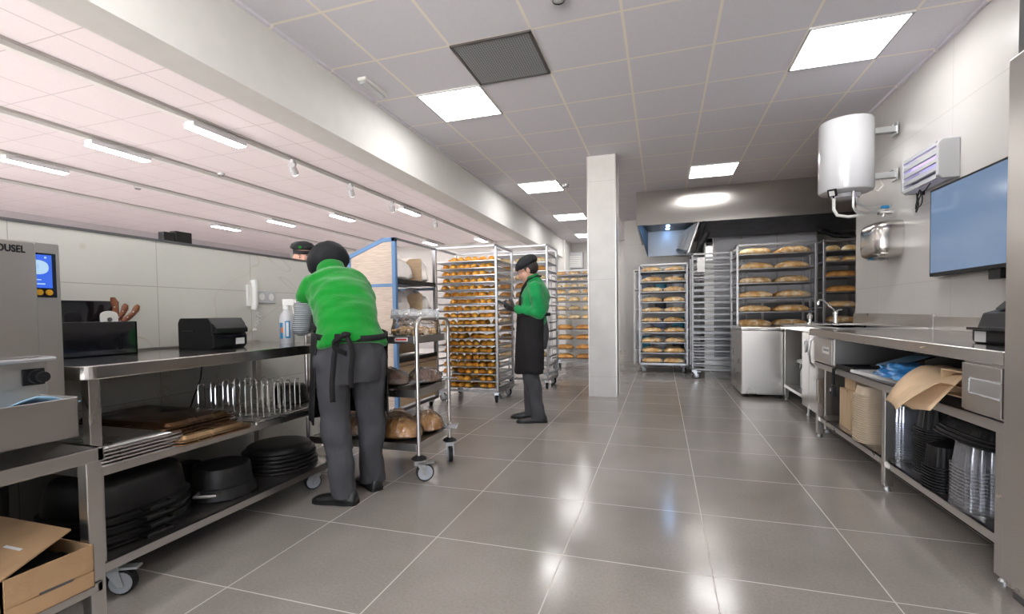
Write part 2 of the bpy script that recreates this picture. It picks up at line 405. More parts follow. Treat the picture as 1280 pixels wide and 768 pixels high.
# camera: level, 16.7 mm lens, looking a little left
cam = bpy.data.cameras.new('camera'); co = bpy.data.objects.new('camera', cam); COL.objects.link(co)
yaw, pit, rol, foc = -.307, -.0293, -.014, 592.5
fw = V((math.sin(yaw) * math.cos(pit), math.cos(yaw) * math.cos(pit), math.sin(pit)))
r0 = V((math.cos(yaw), -math.sin(yaw), 0)); u0 = r0.cross(fw)
rr_ = r0 * math.cos(rol) + u0 * math.sin(rol); uu_ = -r0 * math.sin(rol) + u0 * math.cos(rol)
co.matrix_world = Matrix(((rr_.x, uu_.x, -fw.x, 0), (rr_.y, uu_.y, -fw.y, 0), (rr_.z, uu_.z, -fw.z, 1.05), (0, 0, 0, 1)))
cam.sensor_width = 36; cam.lens = foc * 36 / 1280; cam.shift_y = (409.15 - 384) / 1280; cam.clip_start = .05
SC.camera = co

def S(name, mb, m, **k): return struct(mb.build(name, m, **k))
S('floor', MB().box(-2.62, 5, -3, 14, -.06, 0), M['floor'])
S('floor_shop', MB().box(-12, -2.62, -3, 14, -.06, 0), M['shop_floor'])
S('ceiling', MB().box(-2.47, 5, -3, 14, CEIL, CEIL + .05), M['ceil'])
S('ceiling_shop', MB().box(-12, -2.66, -3, 14, 3.16, 3.21), M['ceil_shop'])
S('wall_right', MB().box(1.95, 2.1, -3, 5.88, 0, CEIL), M['cream_tile'])
S('wall_alcove', MB().box(3.3, 3.4, 5.88, 10.3, 0, CEIL), M['back_tile'])
S('wall_alcove_front', MB().box(2.1, 3.4, 5.78, 5.88, 0, CEIL), M['back_tile'])
wf = MB()
wf.box(-12, 2.1, -3.1, -3, 2.75, 3.2); wf.box(-12, 2.1, -3.1, -3, 0, .25)
for a, b in ((-12, -11.6), (-8.6, -8.3), (-5.5, -5.2), (-2.75, -2.2), (1.75, 2.1)): wf.box(a, b, -3.1, -3, .25, 2.75)
S('wall_front', wf, M['plaster'])
for i, (a, b) in enumerate(((-11.6, -8.6), (-8.3, -5.5), (-5.2, -2.75), (-2.2, 1.75))):  # unseen windows, added so daylight fills the dark ceilings
    f = MB()
    for x in (a + .03, (a + b) / 2, b - .03): f.box(x - .03, x + .03, -3.08, -3.02, .25, 2.75)
    for z in (.28, 2.72): f.box(a, b, -3.08, -3.02, z - .03, z + .03)
    o = S('window_%d' % (i + 1), f, M['alu'])
    MB().box(a + .05, b - .05, -3.055, -3.045, .30, 2.70).build('glazing', M['glass'], o)
S('wall_back', MB().box(-.75, 3.4, 10.3, 10.45, 0, CEIL), M['back_tile'])
S('wall_back_return', MB().box(-.75, -.65, 10.45, 13.1, 0, CEIL), M['back_tile'])
S('wall_back_far', MB().box(-12, -.65, 13.1, 13.2, 0, 3.2), M['back_tile'])
S('wall_shop', MB().box(-12.1, -12, -3, 13.1, 0, 3.2), M['shop_wall'])
S('beam', MB().box(-2.70, -2.45, -3, 12.2, 2.48, 3.2), M['plaster'])
S('wall_pilaster', MB().box(-2.75, -2.40, 12.2, 13.1, 0, 3.2), M['plaster'])
S('wall_partition', MB().box(-2.72, -2.6, -3, 3.12, 0, 1.465), M['partition_tile'])
S('trim_partition', MB().box(-2.725, -2.595, -3, 3.125, 1.465, 1.478), M['steel_dark'])
S('column', MB().box(-.87, -.535, 5.9, 6.28, 0, CEIL), M['column_tile'])
e = MB()
for x, y in ((-.87, 5.9), (-.535, 5.9), (-.535, 6.28)): e.box(x - .006, x + .006, y - .006, y + .006, 0, CEIL)
S('trim_column', e, M['steel_dull'])
S('trim_right', MB().box(1.925, 1.95, -3, 5.88, CEIL - .02, CEIL), M['ceil'])
S('trim_beam', MB().box(-2.45, -2.425, -3, 12.2, CEIL - .02, CEIL), M['ceil'])

# ceiling light panels of the kitchen
def panel(x, y, label):
    t = thing('ceiling_light_panel', label, 'ceiling light', (x, y, CEIL), 0, 'square ceiling light panels')
    f = MB(); w = .3
    for a in (-1, 1):
        f.box(-.298, .298, a * .292 - .008, a * .292 + .008, -.012, .0); f.box(a * .292 - .008, a * .292 + .008, -.298, .298, -.012, .0)
    f.build('frame', M['white_paint'], t)
    MB().box(-.284, .284, -.284, .284, -.007, -.002).build('diffuser', M['panel_light'], t)
    return t
for x, y, lb in ((-1.736, 4.044, 'bright square light panel beside the dark vent grille in the ceiling'),
                 (1.264, 4.044, 'large bright light panel nearest the right wall and the water heater'),
                 (.664, 7.044, 'square light panel in front of the steel extractor hood'),
                 (-1.736, 7.044, 'light panel left of the column, next to the small smoke detector'),
                 (-1.736, 9.444, 'light panel left of the column, second deepest into the room'),
                 (-1.736, 11.844, 'light panel left of the column, farthest into the room'),
                 (-1.736, 1.044, 'light panel above the near end of the left work table'),
                 (1.264, 1.044, 'light panel above the near end of the right counter'),
                 (-.236, -1.356, 'light panel behind the camera position')):
    panel(x, y, lb)
t = thing('ceiling_vent', 'dark grey mesh ventilation grille set flush in the ceiling', 'vent', (-1.136, 3.444, CEIL))
f = MB()
for a in (-1, 1):
    f.box(-.298, .298, a * .29 - .01, a * .29 + .01, -.012, 0); f.box(a * .29 - .01, a * .29 + .01, -.298, .298, -.012, 0)
f.build('frame', M['steel_dark'], t)
MB().box(-.28, .28, -.28, .28, -.008, -.001).build('mesh_panel', M['vent'], t)
t = thing('emergency_light', 'small white emergency light on the ceiling close to the beam', 'emergency light', (-2.285, 3.47, CEIL))
MB().box(-.04, .04, -.16, .16, -.03, 0).build('housing', M['white_plastic'], t, bevel=.008)
MB().box(-.03, .03, -.15, .15, -.05, -.03).build('lens', M['white_paint'], t, bevel=.012)
def detector(x, y, z, label):
    t = thing('smoke_detector', label, 'smoke detector', (x, y, z), 0, 'smoke detectors')
    MB().lathe([(0, 0), (.05, 0), (.05, -.015), (.043, -.03), (.02, -.04), (0, -.04)]).build('housing', M['white_paint'], t, smooth=True)
    MB().lathe([(.033, -.036), (.036, -.034), (.036, -.040), (.033, -.040)]).build('sensor_ring', M['black_plastic'], t)
detector(-1.36, 7.04, CEIL, 'small round smoke detector left of the column')
detector(-.586, 2.86, CEIL, 'round smoke detector at the top edge of the photo')
detector(-6.15, 5.4, 3.16, 'round smoke detector on the pinkish shop ceiling')
detector(-8.0, 5.5, 3.16, 'round smoke detector on the shop ceiling near its far wall')

# shop ceiling: long tracks with linear lamps and spotlights
ROWS = [(-4.72, 'nearest the beam'), (-6.27, 'second from the beam'), (-7.83, 'third from the beam'), (-9.38, 'fourth from the beam')]
for i, (x, nm) in enumerate(ROWS):
    t = thing('lighting_track', 'long pale lighting track along the shop ceiling, ' + nm, 'lighting track', (x, 0, 3.16), 0, 'lighting tracks')
    MB().box(-.035, .035, -2.9, 13, -.05, 0).build('rail', M['white_plastic'], t)
    MB().box(.06, .075, -2.9, 13, -.02, 0).build('cable_strip', M['steel_dull'], t)
    for j, y in enumerate((-.1, 4.11, 8.33, 12.2)):
        d = ['behind the camera', 'closest to the partition', 'midway along the shop', 'at the far end'][j]
        q = thing('linear_lamp', 'white linear ceiling lamp on the track %s, %s' % (nm, d), 'ceiling lamp', (x, y, 3.11), 0, 'linear lamps in the shop')
        MB().box(-.07, .07, -.33, .33, -.055, 0).build('housing', M['white_paint'], q)
        MB().box(-.062, .062, -.325, .325, -.062, -.056).build('diffuser', M['tube_light'], q)
def spot(x, y, label):
    t = thing('track_spotlight', label, 'spotlight', (x, y, 3.11), .4, 'white track spotlights')
    MB().box(-.02, .02, -.06, .06, -.05, 0).build('adapter', M['white_paint'], t)
    MB().tube([(0, 0, -.05), (0, 0, -.09)], .012).build('arm', M['white_paint'], t)
    MB().tube([(0, -.08, -.08), (0, .05, -.15)], [.045, .05], 16).build('lamp_head', M['white_paint'], t, smooth=True)
    MB().tube([(0, .05, -.15), (0, .056, -.153)], .044, 16).build('lens', M['spot_light'], t)
for x, y, lb in ((-4.65, 5.18, 'white spotlight on the shop track, nearest to the camera'), (-4.65, 6.4, 'white spotlight on the shop track, second from the camera'),
                 (-4.65, 7.6, 'white spotlight on the shop track, third from the camera'), (-4.65, 9.3, 'white spotlight on the shop track, fourth from the camera')):
    spot(x, y, lb)
# dark screens on a pole in the shop, just showing over the partition
t = thing('pole_monitor', 'black monitor backs on a pole showing above the left partition', 'monitor', (-6.0, 4.55, 0))
MB().box(-.06, .06, -.02, .20, 1.85, 2.17).build('screen', M['black_plastic'], t, bevel=.01)
MB().box(-.05, .05, -.17, -.03, 1.85, 2.14).build('side_unit', M['black_plastic'], t, bevel=.01)
MB().cyl((0, 0, .02), .03, 1.86).build('pole', M['steel_dark'], t)
MB().cyl((0, 0, 0), .25, .02).build('base', M['steel_dark'], t)
# ---------------------------------------------------------------- casters
def caster(parent, x, y, z_top, r=.05, rot=0., brake=True, name='caster', wheel_m=None):
    """a swivel caster: plate and fork, with wheel, brake lever as sub-parts; floor at z=0 in the parent's frame"""
    Rm = Matrix.Rotation(rot, 4, 'Z'); T = Matrix.Translation((x, y, 0)) @ Rm
    f = MB()
    f.box(-.035, .035, -.035, .035, z_top - .008, z_top, T)
    vs = lambda s: [(s * .022, -.03, z_top - .008), (s * .022, .03, z_top - .008), (s * .022, .02 + .03, r - .012), (s * .022, .03, r - .012)]
    for s in (-1, 1):
        a = vs(s); b = [(p[0] + s * .003, p[1], p[2]) for p in a]
        f.add(a + b, [(0, 1, 2, 3), (7, 6, 5, 4), (0, 4, 5, 1), (1, 5, 6, 2), (2, 6, 7, 3), (3, 7, 4, 0)], T)
    f.box(-.025, .025, -.032, .032, z_top - .03, z_top - .008, T)
    o = f.build(name, M['zinc'], parent)
    w = MB(); prof = [(-.014, r * .35), (-.016, r * .8), (-.012, r), (.012, r), (.016, r * .8), (.014, r * .35)]
    vs2 = []; fs = []; seg = 24; n = len(prof)
    for k in range(seg):
        t = 2 * PI * k / seg
        for px, pr in prof: vs2.append((px, .036 + pr * math.cos(t), r + pr * math.sin(t)))
    for k in range(seg):
        a = k * n; b = ((k + 1) % seg) * n
        for i in range(n): fs.append((a + i, a + (i + 1) % n, b + (i + 1) % n, b + i))
    w.add(vs2, fs, T); w.build('tyre', M['black_rubber'], o, smooth=True)
    h = MB(); h.add([(px * .9, .036 + pr * .84 * math.cos(2 * PI * k / 20), r + pr * .84 * math.sin(2 * PI * k / 20)) for px, pr in ((-.02, r), (.02, r)) for k in range(20)],
                    [tuple(range(20))[::-1], tuple(range(20, 40))] + [(k, (k + 1) % 20, 20 + (k + 1) % 20, 20 + k) for k in range(20)], T)
    h.build('hub', wheel_m or M['grey_rubber'], o)
    if brake:
        b = MB(); b.box(-.018, .018, .03, .095, z_top - .028, z_top - .020, T); b.build('brake_lever', M['zinc'], o)
    return o
def foot(parent, x, y, r=.02, h=.05):
    f = MB(); f.cyl((x, y, .006), r * .55, h); f.lathe([(0, 0), (r, 0), (r, .01), (r * .6, .022), (0, .022)], (x, y, 0), 14)
    return f.build('adjustable_foot', M['zinc'], parent)

# ---------------------------------------------------------------- left work table
TX, TY0, TY1, TZ = -1.95, 1.13, 2.52, .882
t = thing('work_table', 'long stainless steel work table with two undershelves along the left partition', 'table', (-2.27, 1.8, 0))
def L(x): return x + 2.27
def Ly(y): return y - 1.8
X0, X1 = L(-2.597), L(TX); Y0, Y1 = Ly(TY0), Ly(TY1)
top = MB(); r = .045
pts = [(X0, Y0), (X1 - r, Y0), (X1, Y0 + r), (X1, Y1), (X0, Y1)]
pts = [(X0, Y0)] + [(X1 - r + r * math.sin(a * PI / 12), Y0 + r - r * math.cos(a * PI / 12)) for a in range(7)] + [(X1, Y1), (X0, Y1)]
top.prism(pts, 2, TZ - .052, TZ)
top.build('worktop', M['steel_h'], t, bevel=.004)
sp = MB().box(X0, X0 + .02, Y0, Y1, TZ, TZ + .012); sp.build('rear_upstand', M['steel'], t)
for nm, z, xf in (('upper_shelf', .508, X1 - .005), ('lower_shelf', .155, X1 + .005)):
    m = MB(); m.box(X0 + .02, xf, Y0 + .02, Y1 - .02, z - .004, z); m.box(xf - .015, xf, Y0 + .02, Y1 - .02, z - .034, z)
    m.box(X0 + .02, X0 + .035, Y0 + .02, Y1 - .02, z - .034, z); m.box(X0 + .02, xf, Y0 + .02, Y0 + .035, z - .034, z); m.box(X0 + .02, xf, Y1 - .035, Y1 - .02, z - .034, z)
    m.build(nm, M['steel'], t, bevel=.002)
for x in (X0 + .05, X1 - .035):
    for y in (Y0 + .045, Y1 - .06):
        MB().box(x - .02, x + .02, y - .02, y + .02, .125, TZ - .05).build('leg', M['steel'], t, bevel=.003)
for x, y, rt in ((X1 - .05, Y0 + .10, -1.1), (X1 - .06, Y1 - .14, 2.6), (X0 + .08, Y0 + .1, .4), (X0 + .08, Y1 - .12, .6)):
    caster(t, x, y, .125, .048, rt)

# knife holder box with scraper and three knives
t = thing('knife_holder', 'glossy black knife box with a taller back panel standing against the partition', 'knife holder', (-2.49, 1.46, TZ))
b = MB(); b.box(.07, .08, -.17, .17, 0, .155); b.box(-.08, -.07, -.17, .17, 0, .155); b.box(-.08, .08, -.17, -.16, 0, .155); b.box(-.08, .08, .16, .17, 0, .155); b.box(-.08, .08, -.17, .17, 0, .008)
b.build('box', M['black_gloss'], t, bevel=.002)
MB().box(-.095, -.085, -.17, .20, 0, .255).build('back_panel', M['black_gloss'], t, bevel=.002)
def knife(y, lean, ln, label, hook=False):
    q = thing('bread_knife', label, 'knife', (-2.49, y, TZ + .155), 0, 'wooden handled knives in the black box')
    d = V((0, math.sin(lean), math.cos(lean))); p = d.cross(V((1, 0, 0)))
    MB().bar(d * -.145, d * .0, .003, .028, up=p).build('blade', M['alu'], q)
    h = MB(); ks = [(0, .011), (.25, .014), (.55, .012), (.85, .016), (1, .010)]
    rings = []
    for f_, r_ in ks:
        c = d * (ln * f_) + p * (.010 * math.sin(f_ * 3.2))
        rings.append([c + V((1, 0, 0)) * (r_ * .7 * math.cos(2 * PI * k / 10)) + p * (r_ * math.sin(2 * PI * k / 10)) for k in range(10)])
    h.loft(rings).build('handle', M['knife_wood'], q, smooth=True)
    rv = MB()
    for f_ in (.25, .6): rv.ell(d * (ln * f_) + V((.010, 0, 0)), (.003, .003, .003), 8, 6)
    rv.build('rivets', M['alu'], q)
knife(1.578, .02, .115, 'upright bread knife with brown wooden handle, tallest in the black box')
knife(1.58, .62, .10, 'middle bread knife with brown wooden handle leaning in the black box')
knife(1.615, .80, .11, 'rightmost bread knife with brown wooden handle leaning out of the black box')
q = thing('dough_scraper', 'pale round-topped dough scraper sticking out of the black knife box', 'scraper', (-2.45, 1.535, TZ + .12))
w = [(-.037, 0)] + [(-.037, .06)] + [(.037 * math.cos(PI - k * PI / 10), .065 + .020 * math.sin(k * PI / 10)) for k in range(1, 10)] + [(.037, .06), (.037, 0)]
MB().prism(w, 0, -.003, .003).build('blade', M['white_plastic'], q, bevel=.001)
MB().cyl((.003, 0, .045), .010, .003, 0).build('hanging_hole', M['steel_dark'], q)

# label printer on the left table
t = thing('label_printer', 'black label printer on the steel table against the left partition', 'printer', (-2.325, 1.965, TZ))
b = MB(); b.prism([(-.125, 0), (.10, 0), (.12, .02), (.12, .07), (.11, .085), (.11, .135), (.085, .165), (-.11, .165), (-.125, .14)], 1, -.105, .105)
b.build('body', M['black_plastic'], t, bevel=.005)
MB().prism([(.06, .10), (.135, .085), (.135, .11), (.11, .135), (.06, .14)], 1, -.098, .098).build('lid_ledge', M['black_plastic'], t, bevel=.004)
MB().box(.11, .124, -.09, .09, .058, .07).build('paper_slot', M['black_gloss'], t)
MB().box(.12, .1215, .03, .085, .022, .055).build('label', M['white_paper'], t)
MB().box(-.09, .0, -.107, -.105, .095, .10).build('side_latch', M['black_gloss'], t)
# spray bottle
def spray_bottle(name, label, loc, s=1., rz=0., lab=True):
    t = thing(name, label, 'spray bottle', loc, rz)
    MB().lathe([(0, 0), (.036 * s, 0), (.038 * s, .006), (.038 * s, .13 * s), (.034 * s, .155 * s), (.018 * s, .178 * s), (.014 * s, .19 * s), (0, .19 * s)]).build('bottle', M['white_paint'], t, smooth=True)
    h = MB(); h.cyl((0, 0, .188 * s), .017 * s, .022 * s); h.box(-.016 * s, .05 * s, -.012 * s, .012 * s, .21 * s, .245 * s); h.box(.04 * s, .065 * s, -.008 * s, .008 * s, .222 * s, .238 * s)
    h.build('spray_head', M['white_plastic'], t, bevel=.003 * s)
    MB().bar((.035 * s, 0, .215 * s), (.045 * s, 0, .165 * s), .010 * s, .006 * s).build('trigger', M['white_plastic'], t)
    if lab:
        def band(a0, a1, z0, z1, rad):
            n = 8; ro = []; z0 *= s; z1 *= s; rad *= s
            for z in (z0, z1): ro.append([(rad * math.cos(a0 + (a1 - a0) * k / n), rad * math.sin(a0 + (a1 - a0) * k / n), z) for k in range(n + 1)])
            return MB().sheet(ro)
        band(-1.3, -.6, .03, .125, .0386).build('blue_label', M['blue_label'], t, solid=.0006)
        band(-2.1, -1.6, .028, .115, .0386).build('leaf_label', M['blue_label'], t, solid=.0006)
        band(-1.9, -1.55, .06, .09, .0392).build('orange_mark', M['orange'], t, solid=.0006)
        band(-1.12, -.8, .04, .118, .0392).build('white_text_strip', M['white_paper'], t, solid=.0006)
    return t
spray_bottle('spray_bottle', 'white spray bottle with blue label standing on the left steel table', (-2.235, 2.395, TZ), 1.12, .25)
# intercom handset and socket on the partition
t = thing('wall_handset', 'cream telephone handset hanging on the left partition', 'telephone', (-2.6, 2.47, 1.10))
MB().box(0, .018, -.03, .03, .02, .16).build('cradle', M['white_plastic'], t, bevel=.004)
h = MB(); h.tube([(.035, 0, .0), (.045, 0, .04), (.045, 0, .15), (.035, 0, .19)], [.02, .017, .017, .021], 10); h.build('handset', M['white_plastic'], t, smooth=True)
cd = [(.03 + .010 * math.cos(k * 1.3), .02 + .02 * math.sin(k * PI / 22) + .010 * math.sin(k * 1.3), -.005 - .0045 * k + .010 * (k > 30) * (k - 30) * .5) for k in range(44)]
MB().tube(cd, .004, 6).build('curly_cord', M['white_plastic'], t, smooth=True)
t = thing('socket_plate', 'white double wall socket beside the telephone on the partition', 'socket', (-2.6, 2.60, 1.185))
MB().box(0, .010, -.08, .08, -.042, .042).build('plate', M['white_paint'], t, bevel=.003)
for y in (-.04, .04): MB().cyl((.008, y, 0), .024, .004, 0).build('socket', M['white_plastic'], t)
t = thing('power_cord', 'thin black cord hanging down the partition under the left table', 'cord', (-2.59, 2.07, .52))
MB().tube([(0, .05, .34), (0, .035, .25), (.005, .02, .17), (.01, -.03, .07), (.015, -.05, .03), (.03, -.08, .0)], .004, 6).build('cable', M['black_plastic'], t, smooth=True)
MB().box(.0, .02, .035, .065, .33, .36).build('plug', M['black_plastic'], t, bevel=.004)

# ---------------------------------------------------------------- trays on the upper shelf
def tray_mesh(w, d, h, lip=.012):
    m = MB()
    a, b = w / 2, d / 2; r = .03
    def rr(a, b, z):
        out = []
        for cx, cy, a0 in ((a - r, b - r, 0), (-a + r, b - r, PI / 2), (-a + r, -b + r, PI), (a - r, -b + r, 1.5 * PI)):
            for k in range(5):
                q = a0 + PI / 2 * k / 4; out.append((cx + r * math.cos(q), cy + r * math.sin(q), z))
        return out
    rings = [rr(a - .040, b - .040, 0), rr(a - .028, b - .028, .003), rr(a - .020, b - .020, h - .007), rr(a, b, h - .006), rr(a, b, h), rr(a - .018, b - .018, h), rr(a - .030, b - .030, .005)]
    m.loft(rings)
    return m
# silver trays, upside down: smooth raised backs
zz = .509
labs = ['lowest of the five silver baking trays stacked upside down', 'second lowest silver tray in the upside-down stack', 'middle silver tray in the upside-down stack',
        'second highest silver tray in the upside-down stack', 'topmost smooth silver baking tray at the near end of the shelf']
base = None
for k in range(5):
    if base is None:
        base = tray_mesh(.60, .345, .020).build('baking_tray', M['tray_silver'], None, smooth=True)
        tag(base, labs[0], 'baking tray', 'silver baking trays on the upper shelf'); o = base
        base.rotation_euler = (PI, 0, 0)
    else: o = dup(base, label=labs[k])
    o.location = (-2.245 + .002 * (k % 2), 1.338 - .004 * k, zz + .020 + .0135 * k)
# tan and brown baked-on trays
b2 = None
spec = [(-2.20, 1.625, .030, 'lowest tan baking tray of the stack behind the silver trays', 'tan'), (-2.20, 1.630, .042, 'second tan baking tray in the stack behind the silver trays', 'tan'),
        (-2.26, 1.60, .056, 'third tray of the stain-darkened stack, silver edged', 'alu'), (-2.255, 1.605, .070, 'fourth tray of the stain-darkened stack', 'brown'),
        (-2.27, 1.595, .084, 'second highest stained brown baking tray in the stack', 'brown'), (-2.265, 1.60, .098, 'topmost stained brown baking tray with shiny worn edge', 'brown')]
for x, y, dz, lb, mm in spec:
    o = tray_mesh(.60, .36, .024).build('baking_tray', {'tan': M['tan_tray'], 'brown': M['brown_tray'], 'alu': M['alu']}[mm], None, smooth=True)
    o.rotation_euler = (PI, 0, .02 * random.uniform(-1, 1)); o.location = (x, y, .508 + dz)
    tag(o, lb, 'baking tray', 'stained baking trays on the upper shelf')
# wire rack with upright loops
t = thing('loop_rack', 'chrome wire rack with rows of upright loops at the end of the upper shelf', 'wire rack', (-2.19, 2.06, .508))
g = MB()
for x in (-.25, .25): g.tube([(x, -.20, .012), (x, .20, .012)], .005, 6)
for y in (-.20, -.10, 0, .10, .20): g.tube([(-.25, y, .012), (.25, y, .012)], .004, 6)
for x, y in ((-.25, -.2), (.25, -.2), (-.25, .2), (.25, .2)): g.tube([(x, y, 0), (x, y, .014)], .007, 6)
g.build('base_grid', M['chrome'], t, smooth=True)
for i, x in enumerate((-.17, -.05, .07, .19)):
    for j, y in enumerate((-.15, -.075, 0, .075, .15)):
        w = .019; hh = .185
        MB().tube([(x, y - w, .014), (x, y - w, hh - .012), (x, y - w * .6, hh), (x, y + w * .6, hh), (x, y + w, hh - .012), (x, y + w, .014)], .0032, 6).build('wire_loop', M['chrome'], t, smooth=True)
# black round lidded pan at the far end of the upper shelf
def pan(name, label, cat, loc, a, b, h, e=2.4, down=True, group=None, rz=0., handles=True, rim=.012, m=None):
    t = thing(name, label, cat, loc, rz, group)
    mb = MB()
    prof = [(1.0, 0), (1.0 + rim / a, .006), (1.0 + rim / a, .014), (.985, .02), (.97, h * .35), (.93, h * .72), (.86, h * .9), (.74, h * .975), (.4, h)]
    rings = [superring(a * q, b * q, z, 36, e) for q, z in prof]
    mb.loft(rings); mb.build('shell', m or M['cast_black'], t, smooth=True, ang=50)
    if handles:
        for s in (-1, 1):
            y = b + rim
            MB().tube([(-.055, s * (y - .005), .014), (-.05, s * (y + .035), .014), (.05, s * (y + .035), .014), (.055, s * (y - .005), .014)], .007, 8).build('handle', M['cast_black'], t, smooth=True)
    return t
pan('round_pan', 'black round pan standing at the far end of the upper shelf', 'pan', (-2.22, 2.40, .509), .10, .10, .12, 2.0, handles=False)
# ---------------------------------------------------------------- black pans on the lower shelf
names = ['lowest', 'second lowest', 'second highest', 'topmost']
for k in range(4):
    pan('roasting_pan', '%s big black roasting pan in the upturned stack near the caster' % names[k], 'roasting pan', (-2.22, 1.40, .156 + .036 * k), .235, .195, .165 if k < 3 else .155, 2.9,
        group='upturned black roasting pans', rz=PI / 2 + .05 * (k % 2))
t = thing('cooking_pot', 'upturned black cooking pot with side handles in the middle of the lower shelf', 'pot', (-2.15, 1.835, .156), .5)
mb = MB(); mb.loft([superring(q * .15, q * .15, z, 32, 2.) for q, z in ((1.0, 0), (1.06, .004), (1.06, .012), (1.0, .03), (.98, .055), (.93, .06), (.90, .13), (.86, .148), (.80, .152), (.78, .146), (.3, .146))])
mb.build('shell', M['cast_black'], t, smooth=True, ang=45)
for s in (-1, 1):
    MB().tube([(-.045, s * .145, .05), (-.045, s * .195, .05), (.045, s * .195, .05), (.045, s * .145, .05)], .008, 8).build('handle', M['steel_dull'], t, smooth=True)
names = ['lowest', 'second lowest', 'middle', 'second highest', 'topmost']
for k in range(5):
    pan('round_pan', '%s wide shallow black pan stacked at the far end of the lower shelf' % names[k], 'pan', (-2.2 + .004 * (k % 2), 2.27, .156 + .022 * k), .20 - .004 * k, .20 - .004 * k, .055, 2.1,
        group='stacked shallow black pans', handles=False)
pan('round_pan', 'black pan at the back of the lower shelf between the two stacks', 'pan', (-2.46, 1.88, .156), .10, .10, .11, 2.2, handles=False)

# ---------------------------------------------------------------- slicer stand with slicing machine
t = thing('machine_stand', 'stainless steel stand under the bread slicer, at the left edge', 'stand', (-2.1, .60, 0))
m = MB(); x0, x1, y0, y1 = -.48, .36, -.40, .46
m.box(x0, x1, y0, y1, .628, .634); m.box(x1 - .02, x1, y0, y1, .59, .634); m.box(x0, x0 + .02, y0, y1, .59, .634); m.box(x0, x1, y0, y0 + .02, .59, .634); m.box(x0, x1, y1 - .02, y1, .59, .634)
m.build('deck', M['steel'], t, bevel=.003)
for x in (x0 + .03, x1 - .035):
    for y in (y0 + .03, y1 - .022): MB().box(x - .022, x + .022, y - .022, y + .022, .0, .59).build('leg', M['steel'], t, bevel=.003)
m = MB(); m.box(x0 + .02, x1 - .005, y0 + .02, y1 - .015, .192, .197); m.box(x1 - .02, x1 - .005, y0 + .02, y1 - .015, .165, .197); m.box(x0 + .02, x1 - .005, y1 - .03, y1 - .015, .165, .197)
m.build('lower_shelf', M['steel'], t, bevel=.002)
m = MB(); m.box(x0 + .01, x0 + .015, y0, y1, .2, .6)
t = thing('bread_slicer', 'tall stainless bread slicing machine with lit blue control screen, left edge', 'bread slicer', (-2.1, .60, .634))
def B(nm, x0, x1, y0, y1, z0, z1, m, bv=.004, par=None):
    return MB().box(x0 + 2.1, x1 + 2.1, y0 - .6, y1 - .6, z0 - .634, z1 - .634).build(nm, m, par or t, bevel=bv)
B('body', -2.50, -1.945, .28, 1.03, .70, .93, M['steel_dull'])
B('front_cover', -2.42, -1.91, .28, .995, .93, 1.30, M['steel'], .006)
col = B('control_column', -2.45, -1.962, 1.00, 1.085, .70, 1.307, M['steel'], .003)
# lip under the cover
lp = MB(); lp.prism([(-.02, .92), (.0, .885), (.215, .915), (.215, .922), (.19, .935), (-.02, .935)], 1, -.32, .43)
lp = MB(); lp.box(.14, .205, -.32, .43, .915 - .634, .93 - .634); lp.build('cover_lip', M['alu'], t, bevel=.006)
tr = MB(); a0, a1, b0, b1 = .10, .335, -.32, .41
tr.box(a0, a1, b0, b1, .045, .05); tr.box(a1 - .006, a1, b0, b1, .045, .170); tr.box(a0, a1, b1 - .006, b1, .045, .172); tr.box(a0, a1, b0, b0 + .006, .045, .172); tr.box(a0, a0 + .006, b0, b1, .045, .172)
tr.build('crumb_tray', M['steel'], t, bevel=.002)
kn = MB(); kn.cyl((.155, .395, .232), .022, .02, 0); kn.cyl((.175, .395, .232), .010, .02, 0); kn.build('knob', M['black_plastic'], t, smooth=True)
MB().cyl((.19, .395, .232), .017, .012, 0).build('knob_cap', M['black_plastic'], t, smooth=True)
MB().box(.155, .160, .36, .42, .205, .258).build('knob_plate', M['black_plastic'], t, bevel=.003)
for y in (.16, -.2): MB().cyl((.15, y, 0), .016, .066).build('machine_foot', M['alu'], t, smooth=True)
for y in (.16, -.2): MB().cyl((-.3, y, 0), .016, .066).build('machine_foot', M['alu'], t, smooth=True)
sb = MB().box(.136, .1405, .37, .473, .49, .638); sb = sb.build('screen_bezel', M['black_gloss'], t, bevel=.002)
MB().box(.1405, .1412, .375, .460, .522, .632).build('screen', M['scale_screen'], sb)
lo = [(.415 + .036 * math.copysign(abs(math.cos(a)) ** .8, math.cos(a)), .590 + .024 * math.copysign(abs(math.sin(a)) ** .8, math.sin(a))) for a in [2 * PI * k / 24 for k in range(24)]]
MB().prism(lo, 0, .1412, .1416).build('loaf_icon', M['screen_white'], sb)
MB().box(.1412, .1416, .42, .424, .585, .600).build('icon_mark', M['scale_screen'], sb)
tx = MB(); tx.box(.1412, .1416, .37, .43, .547, .550); tx.box(.1412, .1416, .405, .44, .533, .537); tx.box(.1412, .1416, .44, .446, .62, .626)
tx.build('screen_text_lines', M['screen_white'], sb)
for y in (.398, .424, .450): MB().cyl((.1405, y, .507), .0098, .003, 0).build('yellow_button', M['yellow_button'], sb)
